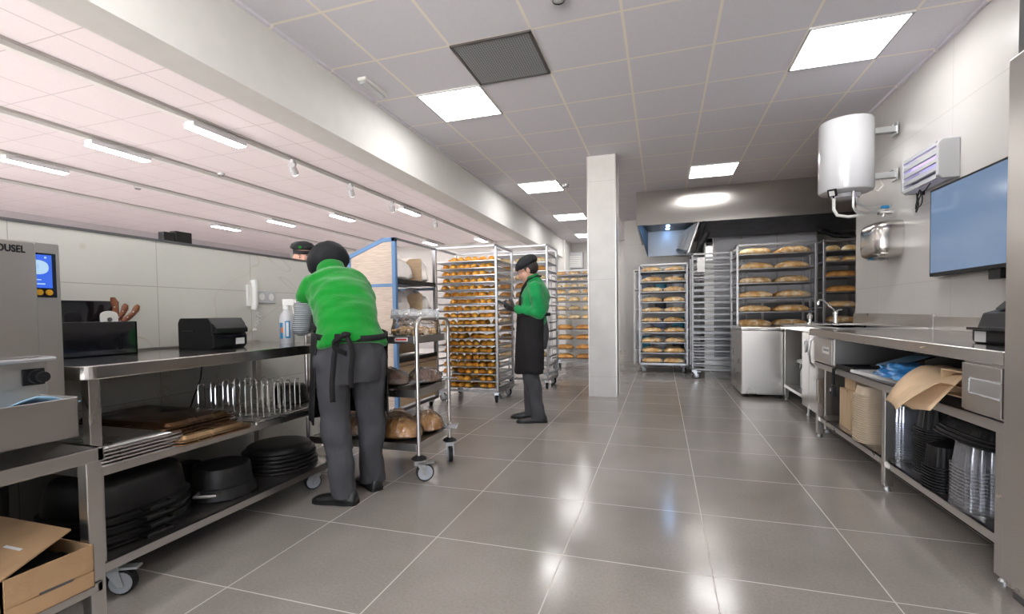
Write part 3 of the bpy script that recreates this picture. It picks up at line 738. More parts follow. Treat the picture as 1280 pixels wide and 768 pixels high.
# maker's lettering on the cover
cu = bpy.data.curves.new('maker_lettering', 'FONT'); cu.body = 'ROUSEL'; cu.size = .030; cu.offset = .0009; cu.extrude = .0006; cu.align_x = 'RIGHT'; cu.space_character = 1.05
fo = bpy.data.objects.new('tmp_text', cu); COL.objects.link(fo)
dg = bpy.context.evaluated_depsgraph_get(); me = bpy.data.meshes.new_from_object(fo.evaluated_get(dg)); bpy.data.objects.remove(fo)
me.materials.clear(); me.materials.append(M['black_plastic'])
lt = bpy.data.objects.new('maker_lettering', me); COL.objects.link(lt); lt.parent = t
lt.matrix_local = Matrix.Translation((-1.909 + 2.1, .966 - .6, 1.262 - .634)) @ Matrix(((0, 0, 1, 0), (.74, 0, 0, 0), (0, 1, 0, 0), (0, 0, 0, 1)))
t = thing('cleaning_cloth', 'light blue cloth lying in the crumb tray of the slicer', 'cloth', (-1.86, .87, .80 - .004))
rows = []
for i in range(9):
    rows.append([(-.09 + .18 * j / 8 * .9, -.14 + .30 * i / 8, .012 * noise.noise(V((i * .7, j * .6, 3))) + .035 * math.exp(-((i - 5) / 1.8) ** 2) * (.4 + .6 * j / 8) - .10 + .09 * (j / 8)) for j in range(9)])
MB().sheet(rows).build('fabric', M['blue_cloth'], t, smooth=True, solid=.003)
tag(MB().box(-.05, .05, -.05, .05, 0, .04).build('blue_packet', M['blue_paint'], None, bevel=.008), 'dark blue packet on the stand deck behind the slicer foot', 'packet').location = (-1.86, .78, .634)

# things on the stand's lower shelf
t = thing('cardboard_box', 'opened brown cardboard box with lifted lid on the slicer stand shelf', 'box', (-1.93, .902, .197))
b = MB(); a, c, h = .20, .112, .135
b.box(a - .005, a, -c, c, 0, h); b.box(-a, -a + .005, -c, c, 0, h); b.box(-a, a, c - .005, c, 0, h); b.box(-a, a, -c, -c + .005, 0, h); b.box(-a, a, -c, c, 0, .004)
b.build('carton', M['cardboard'], t)
f = MB(); f.box(a, a + .0035, -c + .006, c - .004, .004, .052); f.box(a, a + .0035, -c + .006, c - .004, .057, h + .001); f.build('front_flap', M['cardboard'], t)
s_ = MB(); s_.prism([(-.03, .052), (.05, .050), (.055, .058), (-.03, .060)], 0, a + .0036, a + .005); s_.build('tape_slot', M['steel_dark'], t)
li = MB(); li.add([(a, -c, h), (-a, -c, h), (a - .05, c - .03, h + .052), (-a, c - .03, h + .052), (a, -c, h + .005), (-a, -c, h + .005), (a - .05, c - .03, h + .057), (-a, c - .03, h + .057)],
                  [(0, 1, 3, 2), (4, 6, 7, 5), (0, 4, 5, 1), (2, 3, 7, 6), (0, 2, 6, 4), (1, 5, 7, 3)])
li = li.build('lid_flap', M['cardboard'], t)
MB().add([(.10, -.02, h + .0285), (.02, -.02, h + .0285), (.10, .03, h + .040), (.02, .03, h + .040), (.10, -.02, h + .030), (.02, -.02, h + .030), (.10, .03, h + .0415), (.02, .03, h + .0415)],
         [(0, 1, 3, 2), (4, 6, 7, 5), (0, 4, 5, 1), (2, 3, 7, 6), (0, 2, 6, 4), (1, 5, 7, 3)]).build('paper_label', M['white_paper'], li)
rows = [[(-.18 + .36 * j / 10, -.10 + .2 * i / 8, .095 + .02 * noise.noise(V((i * .9, j * .8, 0)))) for j in range(11)] for i in range(9)]
MB().sheet(rows).build('black_contents', M['black_plastic'], t, smooth=True, solid=.003)
for k in range(8):
    o = tray_mesh(.34, .26, .012).build('grey_tray', M['steel_dull'], None, smooth=True) if k == 0 else dup(o)
    o.location = (-2.25, .64, .198 + .021 * k)
    tag(o, 'grey tray in the dark stack on the slicer stand shelf, %s from the bottom' % ORD[k], 'tray', 'dark tray stack on the stand')
sk = MB()
sk.ell((0, 0, .15), (.20, .10, .15), 20, 12)
o = sk.build('black_sack', M['black_plastic'], None, smooth=True); o.location = (-2.33, .93, .198)
for v in o.data.vertices:
    nn = noise.noise(v.co * 9) * .02; v.co += v.co.normalized() * nn; v.co.z = max(0., v.co.z)
tag(o, 'black plastic sack behind the cardboard box on the stand shelf', 'sack')
# ---------------------------------------------------------------- serving cart
CX0, CX1, CY0, CY1 = -2.30, -1.46, 2.635, 3.085
t = thing('service_trolley', 'three-tier stainless trolley with bagged bread beside the bending worker', 'trolley', ((CX0 + CX1) / 2, (CY0 + CY1) / 2, 0))
hx, hy = (CX1 - CX0) / 2, (CY1 - CY0) / 2
for s in (-1, 1):
    x = s * hx; R = .07; zt = 1.025
    pts = [(x, -hy, .15), (x, -hy, zt - R)] + [(x, -hy + R - R * math.cos(a), zt - R + R * math.sin(a)) for a in [PI / 2 * k / 6 for k in range(1, 7)]]
    pts += [(x, hy - R + R * math.sin(a), zt - R + R * math.cos(a)) for a in [PI / 2 * k / 6 for k in range(0, 7)]] + [(x, hy, .15)]
    MB().tube(pts, .0135, 10).build('hoop_frame', M['steel'], t, smooth=True)
for nm, z in (('top_tray', .905), ('middle_tray', .565), ('bottom_tray', .225)):
    m = MB(); a, b = hx - .014, hy
    m.box(-a, a, -b, b, z - .003, z)
    for s in (-1, 1):
        m.box(-a, a, s * b - .006, s * b + .006, z - .038, z + .010); m.box(s * a - .006, s * a + .006, -b, b, z - .038, z + .010)
    m.build(nm, M['steel'], t, bevel=.002)
o = MB().box(hx - .15, hx - .06, -hy - .0085, -hy - .0065, .882, .905).build('maker_plate', M['white_paper'], t)
MB().box(hx - .145, hx - .065, -hy - .0092, -hy - .0084, .888, .899).build('red_print', M['red'], o)
for x in (-hx, hx):
    for y in (-hy, hy):
        MB().lathe([(0, 0), (.03, 0), (.048, .008), (.046, .016), (.02, .03), (0, .03)], (x, y, .135), 18).build('bumper', M['black_rubber'], t, smooth=True)
        caster(t, x, y, .137, .055, {(-1, -1): 2.4, (1, -1): -.9, (-1, 1): 1., (1, 1): -2.6}[(1 if x > 0 else -1, 1 if y > 0 else -1)], brake=y < 0)
# bagged loaves
def blob(a, b, h, seed, seg=22, rings=14, flat=.35, amp=.06, e=2.):
    m = MB(); m.ell((0, 0, 0), (1, 1, 1), seg, rings)
    out = []
    for v in m.v:
        p = V(v); n_ = noise.noise(p * 1.7 + V((seed, 0, 0))) * amp + noise.noise(p * 4 + V((0, seed, 0))) * amp * .4
        p *= 1 + n_
        p.x = math.copysign(abs(p.x) ** (2 / e), p.x) if e != 2 else p.x
        z = p.z * h if p.z > 0 else p.z * h * flat
        out.append((p.x * a, p.y * b, z + h * flat))
    m.v = out; return m
def bagged(label, loc, rz, a, b, h, m, seed, group='bagged loaves on the trolley', slices=0, tailside=1):
    t = thing('bagged_loaf', label, 'bagged bread', loc, rz, group)
    lf = blob(a, b, h, seed, 64 if slices else 24, 28)
    if slices:
        out = []
        for x, y, z in lf.v:
            q = 1 - .10 * max(0., math.cos(x / a * slices * PI)) ** 6; out.append((x, y * q, z * q))
        lf.v = out
    lf.build('loaf', m, t, smooth=True, ang=180)
    bg = blob(a * 1.06, b * 1.07, h * 1.08, seed + 3, 48, 30, amp=.05); out = []
    for x, y, z in bg.v:
        k = .009 * abs(noise.noise(V((x * 26, y * 26, z * 26 + seed)))) * 2 + .004 * noise.noise(V((x * 60, y * 60, z * 60)))
        n_ = V((x / a, y / b, z / h - .4)).normalized(); out.append((x + n_.x * k, y + n_.y * k, max(.001, z + n_.z * k)))
    bg.v = out; bg.build('clear_bag', M['film'], t, smooth=True, ang=28)
    rows = []
    for i in range(6):
        w = b * (.35 + .75 * i / 5); rows.append([(tailside * (a * 1.02 + .02 * i), -w + 2 * w * j / 8, h * .35 + .018 * noise.noise(V((i * 1.3, j * 1.1, seed)))) for j in range(9)])
    MB().sheet(rows).build('bag_end', M['film_w'], t, smooth=True, solid=.0008)
    return t
ty = (CY0 + CY1) / 2
bagged('dark sliced rye loaf in a clear bag, left on the middle trolley shelf', (-1.80, ty - .05, .566), .1, .17, .085, .085, M['rye'], 1, slices=9, tailside=1)
bagged('dark rye loaf in clear wrap at the handle end of the middle trolley shelf', (-1.585, ty + .10, .566), .9, .12, .075, .08, M['rye'], 2, slices=7)
bagged('dark rye loaf in a clear bag at the far left of the middle trolley shelf', (-2.15, ty, .566), .2, .13, .08, .08, M['rye'], 3, slices=7)
bagged('big golden sliced loaf with bag at the front of the bottom trolley shelf', (-1.67, ty - .10, .226), .15, .15, .095, .105, M['loaf3'], 4, slices=8, tailside=-1)
bagged('round golden loaf in a bag at the far right of the bottom trolley shelf', (-1.58, ty + .12, .226), .3, .11, .09, .10, M['loaf3'], 5, slices=5)
bagged('brown loaf in a clear bag behind the big golden loaf, bottom shelf', (-1.82, ty + .12, .226), .0, .12, .085, .10, M['loaf3'], 6, slices=5, tailside=-1)
bagged('dark loaf in a clear bag at the left end of the bottom trolley shelf', (-2.17, ty + .09, .226), .1, .11, .09, .085, M['rye'], 7, slices=6)
bagged('dark loaf in a clear bag seen between the worker legs, bottom shelf', (-1.985, ty - .10, .226), .2, .11, .085, .10, M['rye'], 8, slices=6)
# big clear bag of toasted pieces on the top tray
t = thing('bread_bag', 'large clear bag of toasted bread pieces on the trolley top', 'bread bag', (-1.60, ty + .02, .906), .25)
pm = MB(); random.seed(3)
for k in range(60):
    x, y = random.uniform(-.135, .135), random.uniform(-.075, .075); z = random.uniform(.012, .055) * (1 - abs(x) * 2.2)
    Rm = Euler((random.uniform(0, 3), random.uniform(0, 3), random.uniform(0, 3))).to_matrix().to_4x4()
    pm.box(-.020, .020, -.014, .014, -.007, .007, Matrix.Translation((x, y, max(.016, z))) @ Rm)
o = pm.build('toasted_pieces', M['crisp'], t, bevel=.003); o['kind'] = 'stuff'
rings = []
for i, (z, a, b) in enumerate(((0, .15, .085), (.012, .165, .098), (.05, .165, .095), (.09, .155, .075), (.12, .155, .045), (.145, .155, .022), (.165, .165, .014))):
    rings.append([(p[0] * (1 + .05 * noise.noise(V((j * .5, i, 0)))), p[1] + .018 * noise.noise(V((j * .6, i * .8, 4))) * (z > .05), z + .012 * noise.noise(V((j * .4, i * .3, 9))) * (z > .1)) for j, p in enumerate(superring(a, b, z, 32, 3))])
MB().loft(rings, cap1=False).build('clear_bag', M['film'], t, smooth=True, ang=180)
MB().sheet([[(p[0] * (1 + .0 * j), p[1] + .010 * noise.noise(V((j * .5, r_, 2))), .118 + .032 * r_ + .012 * noise.noise(V((j * .3, r_, 5)))) for j, p in enumerate([(-.165 + .33 * k / 20, -.03 + .012 * r_) for k in range(21)])] for r_ in range(3)]).build('bag_top_fold', M['film_w'], t, smooth=True, solid=.001)

# ---------------------------------------------------------------- blue framed bread shelf
BX0, BX1, BY0, BY1, BH = -3.0, -2.455, 4.06, 4.915, 1.80
t = thing('bread_shelf', 'blue framed bread shelf with pale wooden side panel behind the trolley', 'shelf unit', ((BX0 + BX1) / 2, (BY0 + BY1) / 2, 0))
hx, hy = (BX1 - BX0) / 2, (BY1 - BY0) / 2
for s in (-1, 1):
    y = s * hy
    MB().box(hx - .04, hx, y - .02, y + .02, .09, BH).build('post', M['blue_paint' if s < 0 else 'rack'], t, bevel=.003)
    MB().box(-hx, -hx + .035, y - .02, y + .02, .09, BH - .17).build('post', M['blue_paint'], t, bevel=.003)
    if s < 0: MB().bar((-hx + .0, y, BH - .175), (hx - .14, y, BH - .02), .04, .04).build('slanted_rail', M['blue_paint'], t, bevel=.003)
    if s < 0: MB().box(hx - .15, hx, y - .02, y + .02, BH - .04, BH).build('top_rail', M['blue_paint'], t, bevel=.003)
    MB().box(-hx, hx - .03, y - .021, y + .021, 1.325, 1.355).build('cross_rail', M['blue_paint'], t, bevel=.002)
    if s < 0: MB().prism([(-hx + .02, .12), (hx - .02, .12), (hx - .02, BH - .03), (hx - .14, BH - .03), (-hx + .02, BH - .18)], 1, y - .009, y + .009).build('side_panel', M['oak'], t)
MB().box(hx - .02, hx, -hy, hy, BH - .02, BH).build('top_rail', M['steel_dark'], t)
for z in (1.405, 1.03, .62):
    m = MB(); m.box(-hx, hx - .01, -hy + .02, hy - .02, z - .035, z - .02); m.box(hx - .02, hx, -hy + .02, hy - .02, z - .045, z)
    m.build('shelf', M['black_plastic'], t, bevel=.002)
    MB().box(hx - .012, hx - .002, -hy + .02, hy - .02, z - .085, z - .078).build('under_rail', M['steel_dark'], t)
for z, y in ((1.405, .12), (1.03, .12)):
    MB().prism([(-.13, z - .02), (.24, z - .02), (.24, z + .25), (.10, z + .25), (-.13, z + .07)], 1, y, y + .018).build('divider', M['oak_w'], t, bevel=.002)
MB().box(hx - .03, hx - .012, -hy + .02, hy - .02, .14, .58).build('rear_board', M['oak_w'], t)
MB().box(hx - .3, hx - .282, -hy + .02, hy - .02, .62, 1.0).build('inner_board', M['oak_w'], t)
MB().box(hx - .010, hx - .004, -.08, .03, 1.37, 1.385).build('price_tag', M['white_paper'], t)
MB().box(-hx, hx, -hy, hy, .09, .12).build('base', M['steel_dark'], t)
for x in (-hx + .06, hx - .06):
    for y in (-hy + .06, hy - .06): caster(t, x, y, .09, .033, .7, brake=False)
cx, cy = (BX0 + BX1) / 2, (BY0 + BY1) / 2
def liner(label, x, y, z, a, b, h, seed):
    m = blob(a, b, h, seed, 26, 18, .2, .22)
    o = m.build('paper_bread_bag', M['paperwrap'], None, smooth=True, ang=180); o.location = (x, y, z)
    tag(o, label, 'bread bag', 'white bread bags in the blue shelf')
liner('white crumpled bag on the top blue shelf, left of the wooden divider', cx + .0, cy - .14, 1.386, .23, .23, .27, 1)
liner('white crumpled bag on the top blue shelf, right of the wooden divider', cx + .02, cy + .27, 1.386, .22, .12, .26, 2)
liner('white crumpled bag on the second blue shelf, left of the divider', cx + .0, cy - .14, 1.011, .23, .23, .26, 3)
liner('white crumpled bag on the second blue shelf, right of the divider', cx + .03, cy + .27, 1.011, .22, .12, .26, 4)
# ---------------------------------------------------------------- rack trolleys
def rack(label, x, y, w, d, h, levels, rz=0., runner_axis='y', castr=.045, post=.028, castrot=.5, m=None, top_cross=True):
    """x,y centre; w along x, d along y. Runners run along runner_axis on the two opposite sides."""
    m = m or M['rack']
    t = thing('rack_trolley', label, 'rack trolley', (x, y, 0), rz, 'bakery rack trolleys')
    hx, hy = w / 2, d / 2; p = post / 2
    for sx in (-1, 1):
        for sy in (-1, 1):
            MB().box(sx * (hx - p) - p, sx * (hx - p) + p, sy * (hy - p) - p, sy * (hy - p) + p, .13, h).build('post', m, t, bevel=.003)
    for z, nm in ((.14, 'base_frame'), (h - .015, 'top_frame')):
        f = MB(); g_ = p * .8
        o4 = [(-hx, -hy), (hx, -hy), (hx, hy), (-hx, hy)]; i4 = [(-hx + 2 * g_, -hy + 2 * g_), (hx - 2 * g_, -hy + 2 * g_), (hx - 2 * g_, hy - 2 * g_), (-hx + 2 * g_, hy - 2 * g_)]
        f.v = [(x_, y_, zz) for zz in (z - .013, z + .013) for ring in (o4, i4) for x_, y_ in ring]
        for k in range(4):
            k2 = (k + 1) % 4
            f.f += [(k, k2, 4 + k2, 4 + k), (8 + k, 12 + k, 12 + k2, 8 + k2), (k, 8 + k, 8 + k2, k2), (4 + k, 4 + k2, 12 + k2, 12 + k)]
        f.build(nm, m, t, bevel=.002)
    for z in levels:
        for s in (-1, 1):
            q = MB()
            if runner_axis == 'y':
                q.box(s * (hx - post) - .012, s * (hx - post) + .012, -hy + .01, hy - .01, z - .004, z - .001); q.box(s * (hx - .008) - .002, s * (hx - .008) + .002, -hy + .01, hy - .01, z - .004, z + .014)
            else:
                q.box(-hx + .01, hx - .01, s * (hy - post) - .012, s * (hy - post) + .012, z - .004, z - .001); q.box(-hx + .01, hx - .01, s * (hy - .008) - .002, s * (hy - .008) + .002, z - .012, z + .010)
            q.build('runner', m, t)
    for sx in (-1, 1):
        for sy in (-1, 1): caster(t, sx * (hx - .04), sy * (hy - .04), .128, castr, castrot * sx + sy * .4, brake=sy < 0)
    return t
def rack_tray(x, y, z, w, d, label, group, proto={}, h=.011, m_=None):
    m_ = M['alu'] if 'golden' in label or 'woman' in label else M['rack_mid']; k = (round(w, 3), round(d, 3), m_.name)
    if k not in proto:
        m = MB(); a, b = w / 2, d / 2
        m.box(-a, a, -b, b, 0, .0025)
        for s in (-1, 1): m.box(-a, a, s * (b - .0015) - .0015, s * (b - .0015) + .0015, 0, h); m.box(s * (a - .0015) - .0015, s * (a - .0015) + .0015, -b, b, 0, h)
        proto[k] = o = m.build('baking_tray', m_)
    else: o = dup(proto[k])
    o.location = (x, y, z); return tag(o, label, 'baking tray', group)

def bread_mesh(kind, seed):
    if kind == 'roll':
        m = MB(); m.ell((0, 0, 0), (1, 1, 1), 16, 10); out = []
        for v in m.v:
            p = V(v); q = 1 + .07 * noise.noise(p * 1.3 + V((seed * 3.1, 0, 0)))
            z = p.z * .045 * q if p.z > 0 else p.z * .018
            out.append((p.x * .043 * q, p.y * .062 * q, z + .018))
        m.v = out; return m
    a, b, h = {'loaf': (.155, .085, .062), 'short': (.105, .085, .062), 'long': (.21, .10, .075), 'bun': (.075, .07, .05)}[kind]
    m = MB(); m.ell((0, 0, 0), (1, 1, 1), 26, 14); out = []
    for v in m.v:
        p = V(v); q = 1 + .10 * noise.noise(p * 1.6 + V((seed * 2.3, 5, 0))) + .04 * noise.noise(p * 5 + V((seed, 0, 0)))
        x = math.copysign(abs(p.x) ** .72, p.x) * a * (1 + .04 * noise.noise(V((seed, p.y, 0)))); y = math.copysign(abs(p.y) ** .9, p.y) * b * q
        z = p.z * h * q if p.z > 0 else p.z * h * .4
        if p.z > .5: z -= .010 * max(0, math.cos((p.x * 2.2 + p.y * .8) * 5)) * (p.z - .5)
        out.append((x, y, z + h * .4))
    m.v = out; return m
BR = {}
def bread(kind, mt, x, y, z, rz, label, group, name, cat, var=3, sc=1.):
    s = random.randrange(var); k = (kind, mt, s)
    if k not in BR:
        o = bread_mesh(kind, s + 1).build(name, M[mt], None, smooth=True, ang=180); BR[k] = o
    else: o = dup(BR[k])
    o.name = name; o.location = (x, y, z); o.rotation_euler = (0, 0, rz); o.scale = (sc, sc, sc)
    return tag(o, label, cat, group)

# --- 1: the tall rack of golden rolls
random.seed(11)
R1 = (-2.21, 5.47, .80, .62, 1.85)
lev1 = [.165 + .0832 * k for k in range(19)]
rack('tall rack trolley of golden rolls in front of the woman with glasses', R1[0], R1[1], R1[2], R1[3], R1[4], lev1, castrot=.7)
for i, z in enumerate(lev1):
    n = 19 - i
    rack_tray(R1[0], R1[1], z, .735, .60, 'rack tray of golden rolls, %s from the top of the rolls rack' % ORD[n - 1], 'trays of golden rolls')
    tw = 'tray %d from the top' % n
    for r_, (yo, cnt) in enumerate(((-.22, 7), (-.04, 7))):
        off = random.uniform(-.015, .015)
        for j in range(cnt):
            if random.random() < .05: continue
            x = R1[0] - .325 + (j + .5) * .65 / cnt + off + random.uniform(-.012, .012)
            bread('roll', 'roll', x, R1[1] + yo + random.uniform(-.015, .015), z + .003, random.uniform(-.5, .5) + (1.2 if random.random() < .25 else 0),
                  '%s golden roll from left, %s row, %s tray from the top of the rolls rack' % (ORD[j], ('front', 'second')[r_], ORD[n - 1]), 'golden rolls', 'bread_roll', 'bread roll')
# --- 2: rack behind the standing woman
random.seed(5)
R2 = (-1.86, 6.58, .78, .62, 1.98)
lev2 = [.20 + .118 * k for k in range(15)]
rack('rack trolley of mixed breads directly behind the standing woman', *R2[:2], R2[2], R2[3], R2[4], lev2)
for i, z in enumerate(lev2):
    n = 15 - i
    rack_tray(R2[0], R2[1], z, .715, .60, 'bread tray, %s from the top of the rack behind the woman' % ORD[n - 1], 'trays behind the woman')
    if i in (0, 1, 14): continue
    kind, mt = random.choice((('short', 'loaf3'), ('short', 'loaf'), ('short', 'loaf2')))
    for j in range(3):
        bread(kind, mt, R2[0] - .24 + .24 * j, R2[1] - .19 + random.uniform(-.02, .02), z + .003, random.uniform(-.12, .12),
              '%s loaf from left, %s tray from top, rack behind the standing woman' % (ORD[j], ORD[n - 1]), 'loaves behind the woman', 'bread_loaf', 'bread')
# --- 3: far rack left of the column
random.seed(9)
R3 = (-1.52, 8.80, .86, .62, 1.82)
lev3 = [.20, .37, .55, .73, .92, 1.08, 1.24, 1.38, 1.50, 1.62, 1.72]
rack('far rack trolley of mixed loaves just left of the tiled column', *R3[:2], R3[2], R3[3], R3[4], lev3)
for i, z in enumerate(lev3):
    n = 11 - i
    rack_tray(R3[0], R3[1], z, .795, .60, 'bread tray, %s from the top of the far rack beside the column' % ORD[n - 1], 'trays beside the column')
    if i in (0, 1, 2, 3): kind, mt, c, sc = 'loaf', ('loaf3', 'loaf3', 'loaf3', 'loaf3')[i], 2, 1.1
    elif i in (8, 9): kind, mt, c, sc = 'bun', 'loaf2', 5, .9
    else: kind, mt, c, sc = 'short', 'loaf2' if i < 7 else 'loaf', 3, 1.05
    if i == 7: kind, mt, c, sc = 'short', 'loaf', 3, 1.05
    for j in range(c):
        bread(kind, mt, R3[0] - .37 + (j + .5) * .74 / c, R3[1] - .20, z + .003, random.uniform(-.1, .1),
              '%s loaf from left, %s tray from top, far rack beside the column' % (ORD[j], ORD[n - 1]), 'loaves beside the column', 'bread_loaf', 'bread', sc=sc)
# --- 4: rack of long loaves under the lit hood
random.seed(2)
R4 = (.015, 8.80, .80, .66, 1.86)
lev4 = [.150 + .1745 * k for k in range(10)]
rack('rack trolley of long floury loaves under the lit steel hood', *R4[:2], R4[2], R4[3], R4[4], lev4, castrot=.9, m=M['rack_mid'])
for i, z in enumerate(lev4):
    n = 10 - i
    rack_tray(R4[0], R4[1], z, .735, .64, 'loaf tray, %s from the top of the rack under the hood' % ORD[n - 1], 'trays under the hood')
    for j in range(2):
        bread('loaf', 'loaf', R4[0] - .185 + .37 * j + random.uniform(-.01, .01), R4[1] - .21, z + .003, random.uniform(-.05, .05),
              '%s long loaf, %s tray from the top, rack under the lit hood' % (('left', 'right')[j], ORD[n - 1]), 'long loaves under the hood', 'bread_loaf', 'bread', sc=1.12)
        if i % 2: bread('loaf', 'loaf', R4[0] - .185 + .37 * j, R4[1] + .10, z + .003, random.uniform(-.05, .05),
              '%s back loaf, %s tray from the top, rack under the lit hood' % (('left', 'right')[j], ORD[n - 1]), 'long loaves under the hood', 'bread_loaf', 'bread', sc=1.1)
# --- 5: empty rack, its rungs seen from the side
lev5 = [.14 + .0945 * k for k in range(19)]
t = rack('empty rack trolley with bare rungs beside the rack of long loaves', .825, 8.11, .78, .58, 1.93, lev5, runner_axis='x', castrot=1.3, m=M['rack_worn'])
MB().box(-.31, -.20, -.302, -.294, 1.64, 1.86).build('white_tag', M['white_paper'], t)
MB().box(-.275, -.235, -.304, -.302, 1.83, 1.85).build('tag_clip', M['steel_dull'], t)
# --- 6: wide rack behind the steel cabinet
random.seed(4)
R6 = (1.46, 7.46, .97, .62, 1.95)
lev6 = [.815 + .1965 * k for k in range(6)] + [.22, .42, .62]
rack('wide rack trolley of big loaves standing behind the steel cabinet', *R6[:2], R6[2], R6[3], R6[4], lev6)
for i, z in enumerate(lev6[:6]):
    n = 6 - i
    rack_tray(R6[0], R6[1], z, .905, .60, 'loaf tray, %s from the top of the rack behind the cabinet' % ORD[n - 1], 'trays behind the cabinet')
    for j in range(2):
        bread('long', 'loaf', R6[0] - .225 + .45 * j + random.uniform(-.015, .015), R6[1] - .17, z + .003, random.uniform(-.05, .05),
              '%s big loaf, %s tray from the top, rack behind the steel cabinet' % (('left', 'right')[j], ORD[n - 1]), 'big loaves behind the cabinet', 'bread_loaf', 'bread', sc=.98)
        bread('long', 'loaf3', R6[0] - .225 + .45 * j, R6[1] + .13, z + .003, random.uniform(-.05, .05),
              '%s back loaf, %s tray from the top, rack behind the steel cabinet' % (('left', 'right')[j], ORD[n - 1]), 'big loaves behind the cabinet', 'bread_loaf', 'bread', sc=.95)
# --- 7: rack half hidden by the end of the right wall
random.seed(6)
R7 = (2.47, 7.50, .90, .62, 1.96)
lev7 = [.86, 1.06, 1.26, 1.46, 1.66, 1.80, .3, .55]
rack('rack trolley half hidden behind the end of the right wall', *R7[:2], R7[2], R7[3], R7[4], lev7)
for i, z in enumerate(lev7[:6]):
    n = 6 - i
    rack_tray(R7[0], R7[1], z, .835, .60, 'bread tray, %s from the top of the rack beyond the wall end' % ORD[n - 1], 'trays beyond the wall end')
    if i >= 4:
        for j in range(4): bread('bun', 'loaf2', R7[0] - .32 + .2 * j, R7[1] - .2, z + .003, random.uniform(-.4, .4), '%s flat roll from left, %s tray from top, rack beyond the wall end' % (ORD[j], ORD[n - 1]), 'loaves beyond the wall end', 'bread_loaf', 'bread', sc=1.2)
    else:
        for j in range(2): bread('long', 'loaf3' if i in (2, 3) else 'loaf', R7[0] - .21 + .42 * j, R7[1] - .18, z + .003, random.uniform(-.06, .06), '%s loaf, %s tray from the top, rack beyond the wall end' % (('left', 'right')[j], ORD[n - 1]), 'loaves beyond the wall end', 'bread_loaf', 'bread', sc=.9)

# ---------------------------------------------------------------- extractor hood and oven at the back
HX0, HX1, HY0, HY1, HZ = -.39, 3.28, 7.90, 10.28, 2.425
t = thing('extractor_hood', 'large steel extractor hood with lit filter chamber at the back of the room', 'hood', (0, HY0, HZ))
MB().box(HX0, HX1, 0, .02, 0, CEIL - HZ - .002).build('front_panel', M['steel_mirror'], t)
MB().box(HX0, HX0 + .02, .02, HY1 - HY0, -.0, CEIL - HZ - .002).build('side_panel', M['steel'], t)
m = MB(); m.box(.62, HX1, .02, 2.36, .02, .04); m.prism([(.02, .0), (.02, .03), (.75, -.12), (.75, -.15)], 0, .66, HX1)
m.build('underside_panel', M['steel_dark'], t)
ch = MB(); ch.box(HX0 + .02, .66, .02, 1.32, .095, .105)
ch.loft([[(HX0 + .02, .02, .0), (HX0 + .02, .02, .10), (HX0 + .14, 1.32, .10), (HX0 + .14, 1.32, -.36)], [(HX0 + .03, .02, .0), (HX0 + .03, .02, .10), (HX0 + .15, 1.32, .10), (HX0 + .15, 1.32, -.36)]])
ch.box(HX0 + .13, .50, 1.30, 1.32, -.36, .10)
ch.build('light_chamber', M['hood_inner'], t)
for k in range(3):
    y0 = .22 + .36 * k; f = MB()
    
    def A(u, v, k=k):
        w = (k + v * .94) / 3; b0, b1 = V((.39, .2, -.44)), V((.27, 1.28, -.24)); t0, t1 = V((.56, .2, .06)), V((.30, 1.28, .0))
        return tuple(b0.lerp(b1, w).lerp(t0.lerp(t1, w), u))
    f.loft([[A(0, 0), A(0, 1), A(1, 1), A(1, 0)], [tuple(V(A(*q)) + V((.02, 0, -.01))) for q in ((0, 0), (0, 1), (1, 1), (1, 0))]])
    q = f.build('grease_filter', M['steel_dull'], t)
    for j in range(6): MB().bar(V(A(.06, .09 + .165 * j)) + V((-.012, -.004, .0)), V(A(.94, .09 + .165 * j)) + V((-.012, -.004, .0)), .024, .008).build('baffle', M['steel_dark'], q)
MB().bar((.39, .18, -.46), (.27, 1.32, -.26), .05, .03).build('drip_gutter', M['steel_dark'], t)
for k in range(4):
    MB().cyl((.10, .15 + .30 * k, .085), .030, .010).build('led_spot', M['led'], t)
MB().tube([(.74, .5, .05), (.70, .55, -.1), (.62, .65, -.25), (.60, .8, -.40)], .06, 14).build('duct_pipe', M['steel_dark'], t, smooth=True)
MB().tube([(2.35, .70, -.13), (2.5, .55, -.25), (2.8, .40, -.33), (3.2, .38, -.36)], .03, 10).build('drain_hose', M['black_rubber'], t, smooth=True)
t = thing('bakery_oven', 'pale grey bakery oven front behind the racks and under the hood', 'oven', (1.55, 9.75, 0))
m = MB().box(-.82, .95, -.52, .5, .0, 2.40); m.build('body', M['steel_dull'], t)
pm = mat('oven_panel', (.56, .56, .60), .4)
for a, b in ((-.66, -.22), (-.20, .34), (.36, .94)): MB().box(a, b, -.535, -.52, 1.2, 2.38).build('front_panel', pm, t, bevel=.004)
MB().box(-.80, -.68, -.535, -.52, 1.95, 2.34).build('glass_door', M['chrome'], t, bevel=.004)
for a, b in ((-.66, .10), (.14, .94)): MB().box(a, b, -.535, -.52, .2, 1.17).build('oven_door', M['steel_dark'], t, bevel=.004)
